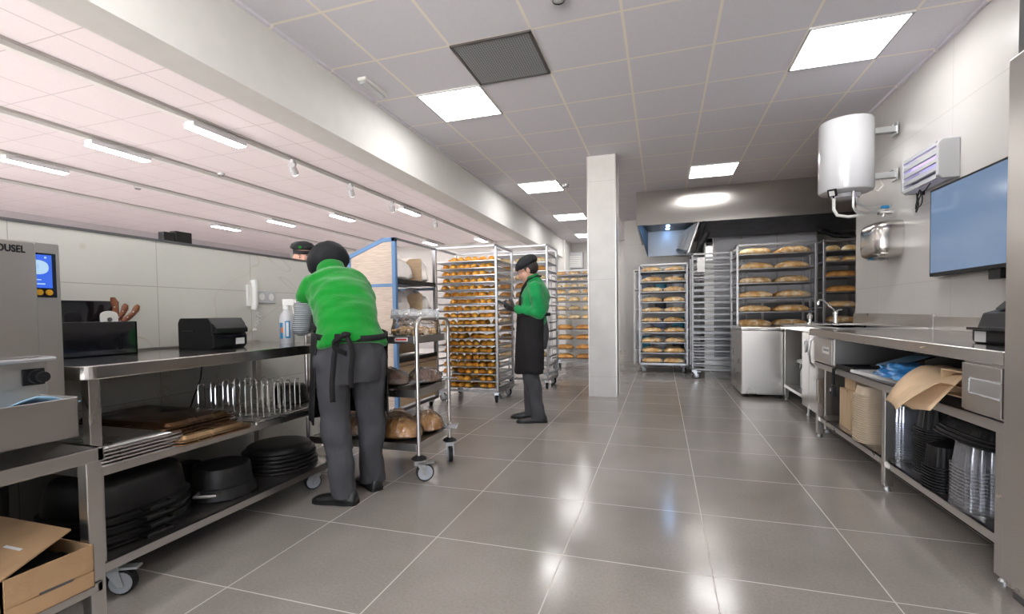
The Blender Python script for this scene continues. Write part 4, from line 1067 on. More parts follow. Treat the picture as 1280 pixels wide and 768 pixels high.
# storage shelves behind the rack of long loaves
t = thing('storage_shelf', 'open grey storage shelf against the back wall behind the long loaves', 'shelf unit', (.02, 9.95, 0))
m = MB()
for x in (-.55, .55):
    for y in (-.2, .2): MB().box(x - .015, x + .015, y - .015, y + .015, 0, 1.9).build('post', M['steel_dull'], t)
for z in (.3, .7, 1.1, 1.5, 1.88): MB().box(-.56, .56, -.21, .21, z - .02, z).build('shelf', M['steel_dull'], t)
cs = [((.03, .22, .32), 'teal'), ((.55, .56, .60), 'pale grey'), ((.05, .05, .06), 'black'), ((.60, .60, .62), 'white'), ((.16, .20, .30), 'slate blue')]
random.seed(8); k = 0
for zi, z in enumerate((.3, .7, 1.1, 1.5)):
    for xi, x in enumerate((-.36, -.05, .28)):
        cc, cn = cs[k % 5]; k += 1; w, h = random.uniform(.11, .15), random.uniform(.16, .30)
        q = thing('storage_tub', '%s storage tub, %s from left on the %s shelf from below behind the loaves' % (cn, ORD[xi], ORD[zi]), 'tub', (.02 + x, 9.92, z), 0, 'tubs on the back shelf')
        mt = bpy.data.materials.get('tub_' + cn) or mat('tub_' + cn, cc, .45)
        b = MB(); b.loft([superring(w * s_, .14 * s_, zz, 24, 5) for s_, zz in ((.9, 0), (1, h - .02))]); b.build('tub', mt, q, smooth=True)
        b = MB(); b.loft([superring(w * s_, .14 * s_, zz, 24, 5) for s_, zz in ((1.05, h - .02), (1.05, h - .004), (.95, h))]); b.build('lid', M['white_plastic'] if k % 2 else mt, q, smooth=True)
t = thing('wall_unit', 'white wall-mounted cooling unit on the far back wall left of the column', 'air conditioner', (-2.33, 13.1, 2.28))
MB().box(-.28, .28, -.22, 0, -.03, .42).build('housing', M['white_paint'], t, bevel=.02)
g = MB()
for k in range(6): g.box(-.24, .24, -.228, -.22, .02 + .05 * k, .045 + .05 * k)
g.build('grille', M['white_plastic'], t)
# stainless cabinet at the end of the right counter
t = thing('steel_cabinet', 'plain stainless steel cabinet at the far end of the right counter', 'cabinet', (1.145, 6.72, 0))
MB().box(-.24, .22, -.47, .40, .04, .80).build('body', M['steel'], t, bevel=.006)
MB().box(-.245, .225, -.478, .405, .802, .845).build('top', M['steel_h'], t, bevel=.006)
MB().box(-.232, .212, -.478, -.47, .055, .795).build('front_door', M['steel'], t, bevel=.004)
for x in (-.19, .17):
    for y in (-.42, .36): MB().cyl((x, y, 0), .022, .045).build('foot', M['black_rubber'], t)
for z in (.62, .76): MB().cyl((-.243, -.40, z), .008, .006, 0).build('rivet', M['zinc'], t)
# ---------------------------------------------------------------- right counter
FX, BX = 1.20, 1.945; TZ2 = .886
t = thing('steel_counter', 'long stainless steel counter with sink along the right wall', 'counter', (1.57, 4.2, 0))
def c(x, y): return (x - 1.57, y - 4.2)
x0, x1 = FX - 1.57 - .02, BX - 1.57
m = MB(); m.box(x0, x1, 2.17 - 4.2, 4.56 - 4.2, TZ2 - .055, TZ2)
xb = 1.33 - 1.57 - .02
m.box(xb, x1, 4.56 - 4.2, 4.72 - 4.2, TZ2 - .055, TZ2)
# around the basin (x 1.48..1.84, y 4.72..5.55)
m.box(xb, 1.46 - 1.57, 4.72 - 4.2, 5.60 - 4.2, TZ2 - .055, TZ2); m.box(1.84 - 1.57, x1, 4.72 - 4.2, 5.60 - 4.2, TZ2 - .055, TZ2); m.box(xb, x1, 5.60 - 4.2, 6.22 - 4.2, TZ2 - .055, TZ2)
m.build('worktop', M['steel_h'], t, bevel=.004)
m = MB(); X0, X1, Y0, Y1 = 1.46 - 1.57, 1.84 - 1.57, 4.72 - 4.2, 5.60 - 4.2
m.box(X0, X1, Y0, Y1, TZ2 - .22, TZ2 - .217); m.box(X0 - .003, X0, Y0, Y1, TZ2 - .22, TZ2); m.box(X1, X1 + .003, Y0, Y1, TZ2 - .22, TZ2); m.box(X0, X1, Y0 - .003, Y0, TZ2 - .22, TZ2); m.box(X0, X1, Y1, Y1 + .003, TZ2 - .22, TZ2)
m.cyl(((X0 + X1) / 2, (Y0 + Y1) / 2, TZ2 - .217), .04, .004)
m.build('sink_basin', M['steel'], t)
m = MB()
for a in (4.40, 5.72): m.box(xb + .03, x1 - .01, a - 4.2 - .008, a - 4.2 + .008, TZ2, TZ2 + .012)
for a in (xb + .03, x1 - .03): m.box(a - .008, a + .008, .2, 1.52, TZ2, TZ2 + .012)
m.build('sink_rim', M['steel'], t, bevel=.003)
m = MB(); m.box(x1 - .02, x1, 4.32 - 4.2, 5.87 - 4.2, TZ2, TZ2 + .112); m.box(x1 - .02, x1, 2.17 - 4.2, 4.31 - 4.2, TZ2, TZ2 + .098)
m.build('splashback', M['steel'], t, bevel=.002)
sh = MB(); sh.box(FX - 1.57, x1 - .02, 2.19 - 4.2, 4.50 - 4.2, .612, .618); sh.box(FX - 1.57, FX - 1.57 + .02, 2.19 - 4.2, 4.50 - 4.2, .575, .618)
sh.build('upper_shelf', M['steel'], t, bevel=.002)
sh = MB(); sh.box(FX - 1.57 + .02, x1 - .02, 2.19 - 4.2, 4.50 - 4.2, .166, .172); sh.box(FX - 1.57 + .02, FX - 1.57 + .04, 2.19 - 4.2, 4.50 - 4.2, .135, .172)
sh.build('lower_shelf', M['steel'], t, bevel=.002)
for y in (2.24, 3.22, 4.45):
    for x in (FX + .03, BX - .05):
        a, b = c(x, y); MB().box(a - .022, a + .022, b - .022, b + .022, .03, .58).build('leg', M['steel'], t, bevel=.002); foot(t, a, b, .018, .03)
a, b = c(1.33, 4.60); MB().box(a - .02, a + .02, b - .02, b + .02, .03, .83).build('leg', M['steel'], t, bevel=.002); foot(t, a, b, .018, .03)
MB().box(x1 - .03, x1 - .022, 2.19 - 4.2, 4.5 - 4.2, .62, TZ2 - .055).build('rear_panel', M['steel_dark'], t)
# drawers
def drawer(y0, y1, lab):
    a0 = FX - 1.57; d = MB().box(a0 + .004, a0 + .55, y0 - 4.2, y1 - 4.2, .622, TZ2 - .058).build('drawer_case', M['steel'], t, bevel=.002)
    f = MB().box(a0 - .010, a0 + .004, y0 + .012 - 4.2, y1 - .012 - 4.2, .632, TZ2 - .066).build('drawer_front', M['steel'], d, bevel=.002)
    return f
f = drawer(4.02, 4.48, 1)
a0 = FX - 1.57
MB().box(a0 - .012, a0 - .0098, 4.09 - 4.2, 4.24 - 4.2, .71, .76).build('label_plate', M['white_paper'], f)
t2 = MB()
for k in range(6): t2.box(a0 - .0126, a0 - .0119, 4.10 + .02 * k - 4.2, 4.112 + .02 * k - 4.2, .728, .745)
t2.build('dark_print', M['steel_dark'], f)
g = MB(); g.box(a0 - .014, a0 - .006, 4.24 - 4.2, 4.42 - 4.2, .70, .79)
f = drawer(2.19, 2.455, 2)
m = MB(); m.box(a0 - .013, a0 - .009, 2.20 - 4.2, 2.395 - 4.2, .700, .706); m.box(a0 - .013, a0 - .009, 2.20 - 4.2, 2.395 - 4.2, .760, .766); m.box(a0 - .013, a0 - .009, 2.389 - 4.2, 2.395 - 4.2, .700, .766)
m.build('handle_frame', M['white_paint'], f)
MB().prism([(a0 - .011, .706), (a0 - .009, .760), (a0 - .0101, .760), (a0 - .0125, .706)], 1, 2.20 - 4.2, 2.389 - 4.2).build('recessed_grip', M['alu'], f)
# door unit and open end unit
b0 = 1.33 - 1.57
u = MB().box(b0 + .02, x1 - .02, 4.90 - 4.2, 5.38 - 4.2, .09, TZ2 - .06).build('cupboard', M['steel'], t, bevel=.002)
d = MB().box(b0, b0 + .02, 4.905 - 4.2, 5.135 - 4.2, .10, TZ2 - .065).build('cupboard_door', M['steel'], u, bevel=.003)
MB().tube([(b0 - .005, 4.93 - 4.2, .52), (b0 - .045, 4.93 - 4.2, .56), (b0 - .055, 4.93 - 4.2, .66), (b0 - .045, 4.93 - 4.2, .76), (b0 - .005, 4.93 - 4.2, .80)], .010, 8).build('bow_handle', M['alu'], d, smooth=True)
d = MB().box(b0, b0 + .02, 5.145 - 4.2, 5.375 - 4.2, .10, TZ2 - .065).build('cupboard_door', M['steel'], u, bevel=.003)
rg = [(b0 - .004, 5.24 - 4.2 + .030 * math.cos(k * PI / 10), .69 + .055 * math.sin(k * PI / 10)) for k in range(20)]
MB().tube(rg, .007, 6, loop=True).build('oval_grip', M['alu'], d, smooth=True)
for y in (5.0, 5.3):
    for x in (1.37, 1.85): a, b = c(x, y); foot(t, a, b, .02, .09)
m = MB(); m.box(b0 + .04, x1 - .02, 5.40 - 4.2, 6.20 - 4.2, .17, .18); m.box(b0 + .02, b0 + .04, 5.40 - 4.2, 6.20 - 4.2, .15, .18)
m.box(x1 - .03, x1 - .02, 5.40 - 4.2, 6.2 - 4.2, .18, TZ2 - .06); m.box(b0 + .06, x1 - .02, 6.18 - 4.2, 6.2 - 4.2, .1, TZ2 - .06); m.box(b0 + .15, x1 - .02, 5.45 - 4.2, 6.18 - 4.2, .44, .45)
m.build('open_end_unit', M['steel'], t)
for x in (1.37, 1.85): a, b = c(x, 6.17); MB().box(a - .018, a + .018, b - .018, b + .018, .03, TZ2 - .06).build('leg', M['steel'], t); foot(t, a, b, .02, .03)
# tap
t = thing('sink_tap', 'chrome swivel tap arching over the sink on the right counter', 'tap', (1.70, 5.66, TZ2))
MB().lathe([(0, 0), (.028, 0), (.03, .01), (.02, .018), (.018, .10), (.024, .105), (.024, .135), (.012, .145), (0, .145)]).build('body', M['chrome'], t, smooth=True)
MB().tube([(0, 0, .12), (-.02, -.03, .15), (-.12, -.16, .215), (-.20, -.27, .25), (-.225, -.305, .252), (-.24, -.325, .235), (-.242, -.33, .205)], .010, 8).build('spout', M['chrome'], t, smooth=True)
MB().tube([(0, 0, .13), (.03, .02, .15), (.07, .05, .152)], .008, 8).build('lever', M['chrome'], t, smooth=True)
t = thing('soap_pump', 'short chrome valve standing beside the tap on the counter', 'valve', (1.47, 5.66, TZ2))
MB().lathe([(0, 0), (.024, 0), (.026, .012), (.016, .02), (.016, .06), (.026, .065), (.028, .10), (.02, .11), (0, .11)]).build('body', M['chrome'], t, smooth=True)
MB().lathe([(0, .11), (.018, .11), (.014, .122), (0, .124)], seg=12).build('cap', M['chrome'], t, smooth=True)
spray_bottle('spray_bottle', 'white spray bottle on the low shelf at the far end of the right counter', (1.50, 5.92, .181), 1.3, 2.6, lab=False)
# ---------------------------------------------------------------- refrigerator
t = thing('refrigerator', 'tall stainless refrigerator cut off by the right edge of the photo', 'refrigerator', (1.56, 1.5, 0))
MB().box(-.37, .37, -.70, .66, .03, 1.925).build('body', M['steel'], t, bevel=.008)
MB().box(-.365, .37, -.70, .655, 1.93, 2.35).build('upper_housing', M['steel_dark'], t, bevel=.006)
MB().box(-.390, -.37, -.69, .655, .06, 1.92).build('door', M['steel'], t, bevel=.008)
MB().box(-.36, .36, -.68, .64, 0, .03).build('plinth', M['steel_dark'], t)
MB().bar((-.42, -.55, .9), (-.42, -.55, 1.4), .02, .02).build('door_handle', M['steel'], t, bevel=.004)
MB().box(-.42, -.38, -.56, -.54, .92, .95).build('handle_mount', M['steel'], t); MB().box(-.42, -.38, -.56, -.54, 1.35, 1.38).build('handle_mount', M['steel'], t)
# label printer on the counter, half behind the refrigerator
t = thing('label_printer', 'black label printer on the right counter, half behind the refrigerator', 'printer', (1.48, 2.56, TZ2), .1)
MB().prism([(.14, 0), (-.12, 0), (-.13, .015), (-.13, .06), (-.11, .075), (-.09, .135), (-.04, .15), (.14, .15)], 1, -.13, .13).build('body', M['black_plastic'], t, bevel=.006)
MB().prism([(-.07, .15), (-.03, .19), (.09, .19), (.12, .15)], 1, -.10, .10).build('roll_cover', M['black_plastic'], t, bevel=.008)
MB().box(-.165, -.12, -.11, .11, .062, .074).build('output_lip', M['black_gloss'], t, bevel=.002)
MB().box(-.132, -.130, .045, .11, .008, .055).build('label', M['white_paper'], t)

# ---------------------------------------------------------------- wall fixtures
t = thing('tv_screen', 'large blue-grey television screen on the right wall beside the refrigerator', 'television', (1.94, 3.67, 1.59))
MB().box(-.06, -.02, -.605, .605, -.315, .315).build('bezel', M['black_plastic'], t, bevel=.004)
MB().box(-.063, -.06, -.585, .585, -.290, .298).build('screen', M['tv'], t)
MB().box(-.02, .01, -.2, .2, -.15, .15).build('wall_bracket', M['steel_dark'], t)
MB().box(-.055, -.02, -.16, -.05, -.375, -.315).build('receiver_box', M['black_plastic'], t, bevel=.003)
t = thing('insect_killer', 'white slatted electric insect killer above the screen on the right wall', 'insect killer', (1.95, 4.32, 2.08))
b = MB(); b.prism([(0, -.135), (-.10, -.135), (-.125, -.11), (-.125, .11), (-.10, .135), (0, .135)], 1, -.27, -.235); b.prism([(0, -.135), (-.10, -.135), (-.125, -.11), (-.125, .11), (-.10, .135), (0, .135)], 1, .235, .27)
b.box(-.02, 0, -.235, .235, -.13, .13)
b.build('housing', M['white_paint'], t, bevel=.006)
for k in range(5):
    z = -.115 + .0575 * k; MB().prism([(-.122, z - .013), (-.108, z - .016), (-.108, z + .012), (-.122, z + .015)], 1, -.235, .235).build('slat', M['white_paint'], t)
MB().tube([(-.06, -.23, .05), (-.06, .23, .05)], .012, 8).build('lamp_tube', emis('uv_tube', (.30, .22, 1.), 1.6), t)
MB().tube([(-.06, -.23, -.05), (-.06, .23, -.05)], .012, 8).build('lamp_tube', M['steel_dark'], t)
t = thing('mains_cord', 'bundled black mains cord hanging below the insect killer', 'cord', (1.93, 4.46, 1.94))
lp = []
for k in range(40):
    a = k / 39 * 2 * PI * 3; lp.append((-.02 + .004 * math.sin(k), .035 + .025 * math.cos(a) + .03 * math.sin(a * .5) + .02, -.06 + .065 * math.sin(a) - .02 * math.cos(a * .33)))
MB().tube([(-.03, -.14, .03), (-.03, -.08, .0), (-.03, -.02, -.01)] + lp, .0045, 6).build('cable', M['black_plastic'], t, smooth=True)
MB().box(-.035, -.012, -.03, .0, -.03, .0).build('cable_tie', M['black_plastic'], t, bevel=.004)
t = thing('hand_dryer', 'polished steel hand dryer on the right wall below the water heater', 'hand dryer', (1.95, 5.03, 1.65))
rings = []
for s_, xx in ((1.0, 0), (1.0, -.10), (.97, -.15), (.88, -.185), (.70, -.20), (.3, -.205)):
    rings.append([(xx, p[0], p[1]) for p in [(q[0], q[1]) for q in superring(.205 * s_, .160 * s_, 0, 40, 5.)]])
MB().loft(rings).build('cover', M['steel_mirror'], t, smooth=True, ang=60)
MB().box(-.14, -.06, -.06, .06, -.17, -.155).build('air_nozzle', M['steel_dark'], t, bevel=.004)
MB().box(-.165, -.10, .02, .09, -.165, -.153).build('blue_sensor', M['blue_label'], t, bevel=.003)
# water heater
HXc, HYc, HR = 1.56, 4.95, .208
t = thing('water_heater', 'white cylindrical water heater mounted high on the right wall', 'water heater', (HXc, HYc, 2.07))
MB().lathe([(0, -.01), (.10, -.01), (.175, .0), (.200, .012), (HR, .03), (HR, .60), (.20, .625), (.175, .635), (0, .645)], seg=48).build('tank', M['white_paint'], t, smooth=True, ang=35)
MB().lathe([(0, -.055), (.06, -.055), (.105, -.04), (.115, -.01), (0, -.01)], (0, 0, 0), 32).build('bottom_cap', M['white_paint'], t, smooth=True)
for z in (.13, .52):
    m = MB(); m.box(.185, .37, -.03, .03, z - .025, z + .025); m.box(.36, .37, -.05, .05, z - .05, z + .05); b = m.build('wall_bracket', M['zinc'], t, bevel=.002)
    q = MB()
    for y in (-.02, .02): q.cyl((.34, y, z + .02), .010, .02, 2, 8)
    q.build('bolts', M['steel_dark'], b)
MB().prism([(-.03, -.03), (.03, -.03), (.03, .03), (-.03, .03)], 2, -.03, 0)
b = MB(); b.box(-.035, .035, -.005, .012, -.03, .035, Matrix.Translation((-.15, -.16, -.02)) @ Matrix.Rotation(-.6, 4, 'Z') @ Matrix.Rotation(.5, 4, 'X'))
b = b.build('dial_cover', M['black_plastic'], t, bevel=.004)
MB().box(-.02, .02, -.008, -.004, -.02, .022, Matrix.Translation((-.15, -.16, -.02)) @ Matrix.Rotation(-.6, 4, 'Z') @ Matrix.Rotation(.5, 4, 'X')).build('dial_face', M['white_paper'], b)
hz = M['alu']
MB().tube([(-.12, -.10, -.02), (-.12, -.10, -.15), (-.09, -.09, -.20), (0, -.06, -.215), (.12, -.02, -.20), (.22, .02, -.175), (.30, .04, -.16)], .013, 8).build('water_hose', M['white_plastic'], t, smooth=True)
MB().tube([(.02, -.12, -.02), (.02, -.12, -.14), (.05, -.10, -.18), (.14, -.04, -.19), (.25, .02, -.17)], .012, 8).build('water_hose', hz, t, smooth=True)
MB().tube([(.06, -.05, -.02), (.08, -.03, -.10), (.18, .01, -.14), (.27, .04, -.12), (.36, .05, -.13)], .010, 8).build('water_hose', hz, t, smooth=True)
MB().tube([(.17, -.02, .02), (.24, .0, .0), (.28, .0, .05), (.26, .02, .12)], .008, 8).build('power_cable', M['white_plastic'], t, smooth=True)
for a_ in (((.02, -.12, -.06), .018, .06, 2), ((.06, -.05, -.06), .016, .05, 2), ((-.12, -.10, -.06), .018, .05, 2), ((.30, .04, -.22), .014, .05, 2), ((.26, .04, -.18), .018, .11, 0)):
    v = MB().cyl(a_[0], a_[1], a_[2], a_[3]).build('valve', M['chrome'], t, smooth=True)
MB().box(.28, .34, .03, .05, -.145, -.12).build('valve_lever', M['blue_label'], v, bevel=.003)

# ---------------------------------------------------------------- goods on the right counter shelves
def sheet_thing(name, label, cat, rows, m, loc=(0, 0, 0), th=.0015, group=None):
    t_ = MB().sheet(rows).build(name, m, None, smooth=True, ang=60, solid=th); t_.location = loc
    return tag(t_, label, cat, group)
SZ = .619
# white paper stacks
t = MB().box(-.20, .24, -.32, .32, 0, .022).build('paper_stack', M['white_paper'], None, bevel=.003); t.location = (1.44, 3.42, SZ); t.rotation_euler = (0, 0, .12)
tag(t, 'thick stack of white greaseproof paper lying on the counter shelf', 'paper stack')
t = MB().box(-.14, .16, -.20, .20, 0, .015).build('paper_stack', M['white_paper'], None, bevel=.003); t.location = (1.52, 3.30, SZ + .023); t.rotation_euler = (0, 0, -.3)
tag(t, 'smaller white paper stack lying crosswise on top of the other', 'paper stack')
# blue plastic bag
bb_ = blob(.13, .24, .060, 12, 60, 36, .2, .30)
bb_.v = [tuple(V(q) * (1 + .16 * abs(noise.noise(V(q) * 16)) + .05 * noise.noise(V(q) * 40))) for q in bb_.v]
o = bb_.build('plastic_bag', M['blue_bag'], None, smooth=True, ang=180); o.location = (1.36, 3.33, SZ + .024); o.rotation_euler = (0, 0, -.15)
tag(o, 'crumpled bright blue plastic bag on the white paper stack', 'plastic bag')
# black tray and clipboard; blue light on the board painted as a strip
t = thing('black_tray', 'flat black tray at the far end of the counter shelf', 'tray', (1.40, 3.86, SZ), .1)
MB().box(-.19, .25, -.12, .12, 0, .012).build('base', M['black_plastic'], t, bevel=.003)
m = MB(); m.box(-.19, .25, -.12, -.11, .012, .03); m.box(-.19, .25, .11, .12, .012, .03); m.box(-.19, -.18, -.12, .12, .012, .03); m.build('rim', M['black_plastic'], t)
t = thing('clipboard', 'leaning clipboard with blue-lit strip behind the black tray', 'clipboard', (1.52, 3.78, SZ + .032), .3)
MB().bar((-.14, 0, .006), (.16, .02, .075), .17, .006).build('board', M['black_plastic'], t)
MB().bar((-.12, 0, .0145), (.14, .02, .0745), .13, .002).build('blue_lit_strip', M['blue_cloth'], t)
# kraft paper sheets hanging off the shelf
def drape(w, ln, seed, hang, curl):
    rows = []
    for i in range(15):
        u = i / 14; row = []
        for j in range(9):
            v_ = j / 8 - .5; x = -u * ln
            z = .03 + .035 * math.sin(u * 2.4) - hang * max(0, u - .55) ** 1.5 * 2.2 + curl * v_ * v_ * (1 - u) + .022 * noise.noise(V((u * 4, v_ * 3, seed))) + .008 * abs(math.sin(v_ * 9 + u * 4))
            row.append((x, v_ * w * (1 - .15 * u), z))
        rows.append(row)
    return rows
random.seed(1)
t = sheet_thing('kraft_paper', 'large kraft paper sheet draped over the counter shelf edge', 'paper', drape(.34, .40, 1, .22, .10), M['kraft'], (1.50, 2.80, SZ + .05)); t.rotation_euler = (0, 0, .22)
t = sheet_thing('kraft_paper', 'kraft paper sheet curling at the drawer, lower of the draped sheets', 'paper', drape(.34, .36, 5, .16, .04), M['kraft'], (1.42, 2.68, SZ + .010)); t.rotation_euler = (0, 0, -.25)
t = sheet_thing('kraft_paper', 'kraft paper sheet folded back on top of the pile beside the drawer', 'paper', drape(.22, .30, 8, -.02, .12), M['kraft'], (1.46, 2.66, SZ + .135)); t.rotation_euler = (0, .12, -.5)
t = thing('paper_bag_stack', 'open stack of kraft paper bags behind the draped sheets', 'paper bags', (1.42, 2.62, SZ), .1)
m = MB(); m.box(-.17, .25, -.11, .11, .03, .036); m.box(-.17, .25, .10, .106, .03, .145); m.box(-.17, .25, -.106, -.10, .03, .145); m.box(-.17, .25, -.106, .106, .14, .146); m.box(-.05, .25, -.1, .1, 0, .03)
m.build('bags', M['kraft'], t)
# black strap with buckle hanging at the shelf end
t = thing('hanging_strap', 'black strap with buckle hanging from the counter shelf near the drawer', 'strap', (1.188, 3.97, .40))
MB().tube([(.06, .0, .225), (.02, 0, .226), (-.004, 0, .21), (-.006, 0, .05)], .011, 8).build('strap', M['black_rubber'], t, smooth=True)
MB().box(-.022, .012, -.03, .03, .02, .10).build('buckle', M['black_plastic'], t, bevel=.006)
MB().cyl((-.026, 0, .06), .012, .006, 0).build('rivet', M['alu'], t)
# kraft cartons under the shelf
LZ = .173
def carton(name, label, x, y, a, b, h, m, n, rz=0., z=LZ):
    for k in range(n):
        q = thing(name, label % ORD[k] if '%s' in label else label, 'carton', (x, y + k * (2 * b + .004), z), rz, 'flat kraft cartons')
        MB().box(-a, a, -b, b, 0, h).build('board', m, q, bevel=.002)
        MB().box(-a, a, -b * .7, b * .7, h, h + .012).build('folded_edge', m, q)
carton('kraft_carton', '%s flat kraft carton from the right in the row under the drawer end', 1.40, 3.96, .12, .016, .27, M['kraft'], 6)
t = thing('cardboard_box', 'small kraft cardboard box standing on the row of flat cartons', 'box', (1.42, 4.05, LZ + .283), .05)
m = MB(); m.box(-.11, .11, -.09, .09, 0, .09); m.build('carton', M['kraft'], t, bevel=.003)
MB().box(-.11, .11, -.10, -.02, .091, .094).build('lid_flap', M['kraft'], t)
# stacks of nested tubs
NUM = ORD + ['twenty-first', 'twenty-second', 'twenty-third']
def nested(n, pitch, a, b, h, m, x, y, z, rz, name, label, cat, group, e=3., flute=.0, up=True, rim=.012):
    mb = MB(); rings = []
    prof = [(1 + rim / a, 0), (1 + rim / a, .006), (1.0, .006), (.90, h), (.86, h)] if up else None
    for q, zz in prof: rings.append(superring(a * q, b * q, zz, 72, e, flute=flute if .88 < q <= 1.0 else 0, nf=24))
    mb.loft(rings, cap0=False); p = None
    for k in range(n):
        lb = label % NUM[k]
        if p is None: o = p = mb.build(name, m, None, smooth=True, ang=50)
        else: o = dup(p)
        o.location = (x, y, z + pitch * k); o.rotation_euler = (0, 0, rz); tag(o, lb, cat, group)
nested(22, .0145, .105, .085, .06, M['pulp'], 1.34, 3.68, LZ, .05, 'pulp_bowl', '%s pulp bowl from the bottom of the stack beside the counter leg', 'bowl', 'front pulp bowls', e=4)
nested(22, .0145, .10, .08, .06, M['pulp'], 1.60, 3.80, LZ, .05, 'pulp_bowl', '%s pulp bowl from the bottom of the stack behind the front one', 'bowl', 'back pulp bowls', e=4)
nested(19, .013, .12, .095, .11, M['black_plastic'], 1.42, 3.04, LZ, .0, 'black_tub', '%s black tub from the bottom in the tall middle stack', 'tub', 'tall black tubs', flute=.022)
nested(16, .014, .10, .08, .10, M['clear_tub'], 1.36, 3.32, LZ, .0, 'clear_container', '%s clear container from the bottom of the stack next to the counter leg', 'container', 'clear containers by the leg', flute=.02)
nested(9, .014, .085, .07, .10, M['black_plastic'], 1.31, 2.78, LZ, .1, 'black_tub', '%s black tub from the bottom of the low stack in front', 'tub', 'low black tubs', flute=.02)
nested(13, .015, .12, .105, .11, M['clear_tub'], 1.35, 2.54, LZ, .0, 'clear_tub', '%s clear tub from the bottom of the front stack beside the refrigerator', 'tub', 'front clear tubs', flute=.03)
nested(15, .015, .13, .115, .11, M['clear_tub'], 1.66, 2.66, LZ, .0, 'clear_tub', '%s clear tub from the bottom of the stack at the back', 'tub', 'back clear tubs', flute=.03)
nested(10, .013, .08, .075, .08, M['black_plastic'], 1.35, 2.31, LZ, .0, 'black_tub', '%s black tub from the bottom in the stack touching the refrigerator side', 'tub', 'black tubs by the refrigerator', flute=.02)
# ribbed black lids lying over the front stacks
for k in range(3):
    mb = MB(); rings = [superring(.15 * q, .24 * q, zz, 96, 3.5, flute=fl, nf=40) for q, zz, fl in ((1.06, 0, 0), (1.06, .006, 0), (1.0, .008, .012), (.90, .040, .016), (.84, .046, 0), (.3, .046, 0))]
    mb.loft(rings, cap0=False)
    if k == 0: pl = mb.build('ribbed_cover', M['black_plastic'], None, smooth=True, ang=50); o = pl
    else: o = dup(pl)
    o.location = (1.37 + .008 * k, 2.56 - .01 * k, .466 + .016 * k); o.rotation_euler = (0, .03, 0)
    tag(o, ['lowest', 'middle', 'topmost'][k] + ' ribbed black cover lying across the clear tubs', 'cover', 'ribbed black covers')
# ---------------------------------------------------------------- people
def seg_cap(mb, a, b, ra, rb, n=14):
    """closed tapered limb piece with round ends"""
    a = V(a); b = V(b); d = b - a; L_ = d.length; d.normalize()
    pts = []; rs = []
    for k in range(5): t = PI / 2 * (k + .35) / 5.35; pts.append(a - d * ra * math.cos(t)); rs.append(ra * math.sin(t))
    for k in range(5): pts.append(a + d * L_ * k / 4); rs.append(ra + (rb - ra) * k / 4)
    for k in range(4, -1, -1): t = PI / 2 * (k + .35) / 5.35; pts.append(b + d * rb * math.cos(t)); rs.append(rb * math.sin(t))
    mb.tube(pts, rs, n)
def chain(mb, pts, rs):
    for i in range(len(pts) - 1): seg_cap(mb, pts[i], pts[i + 1], rs[i], rs[i + 1])
def ering(c, right, fwd, a, b, n=28, e=2.2):
    c = V(c); out = []
    for k in range(n):
        t = 2 * PI * k / n; ct, st = math.cos(t), math.sin(t)
        out.append(c + right * (a * math.copysign(abs(ct) ** (2 / e), ct)) + fwd * (b * math.copysign(abs(st) ** (2 / e), st)))
    return out
def spine_loft(mb, secs, right=V((1, 0, 0))):
    """secs: (centre, a, b); ring planes follow the spine"""
    P = [V(s[0]) for s in secs]; rings = []
    for i, (c, a, b) in enumerate(secs):
        d = (P[min(i + 1, len(P) - 1)] - P[max(i - 1, 0)]).normalized(); f = d.cross(right).normalized(); r = f.cross(d)
        rings.append(ering(c, r, f, a, b))
    mb.loft(rings)
def sc3(c, q): return V((c.x * q[0], c.y * q[1], c.z * q[2])) if isinstance(q, tuple) else c * q
def fuse(name, mb, m, parent, vox, smooth=4, noise_amp=0., nsc=6., flatz=None):
    """join the overlapping pieces of mb into one continuous skin"""
    o = mb.build(name, m, None)
    r = o.modifiers.new('r', 'REMESH'); r.mode = 'VOXEL'; r.voxel_size = vox; r.use_smooth_shade = True
    s = o.modifiers.new('s', 'SMOOTH'); s.factor = .5; s.iterations = smooth
    dg = bpy.context.evaluated_depsgraph_get(); me = bpy.data.meshes.new_from_object(o.evaluated_get(dg)); o.modifiers.clear()
    old = o.data; o.data = me; bpy.data.meshes.remove(old); me.name = name
    me.materials.clear(); me.materials.append(m)
    if noise_amp:
        nm = [v.normal.copy() for v in me.vertices]
        for v, n_ in zip(me.vertices, nm): v.co += n_ * noise_amp * (noise.noise(sc3(v.co, nsc)) + .5 * noise.noise(sc3(v.co, nsc) * 2.3))
    if flatz is not None:
        for v in me.vertices:
            if v.co.z < flatz: v.co.z = flatz
    me.polygons.foreach_set('use_smooth', [True] * len(me.polygons))
    o.parent = parent; return o
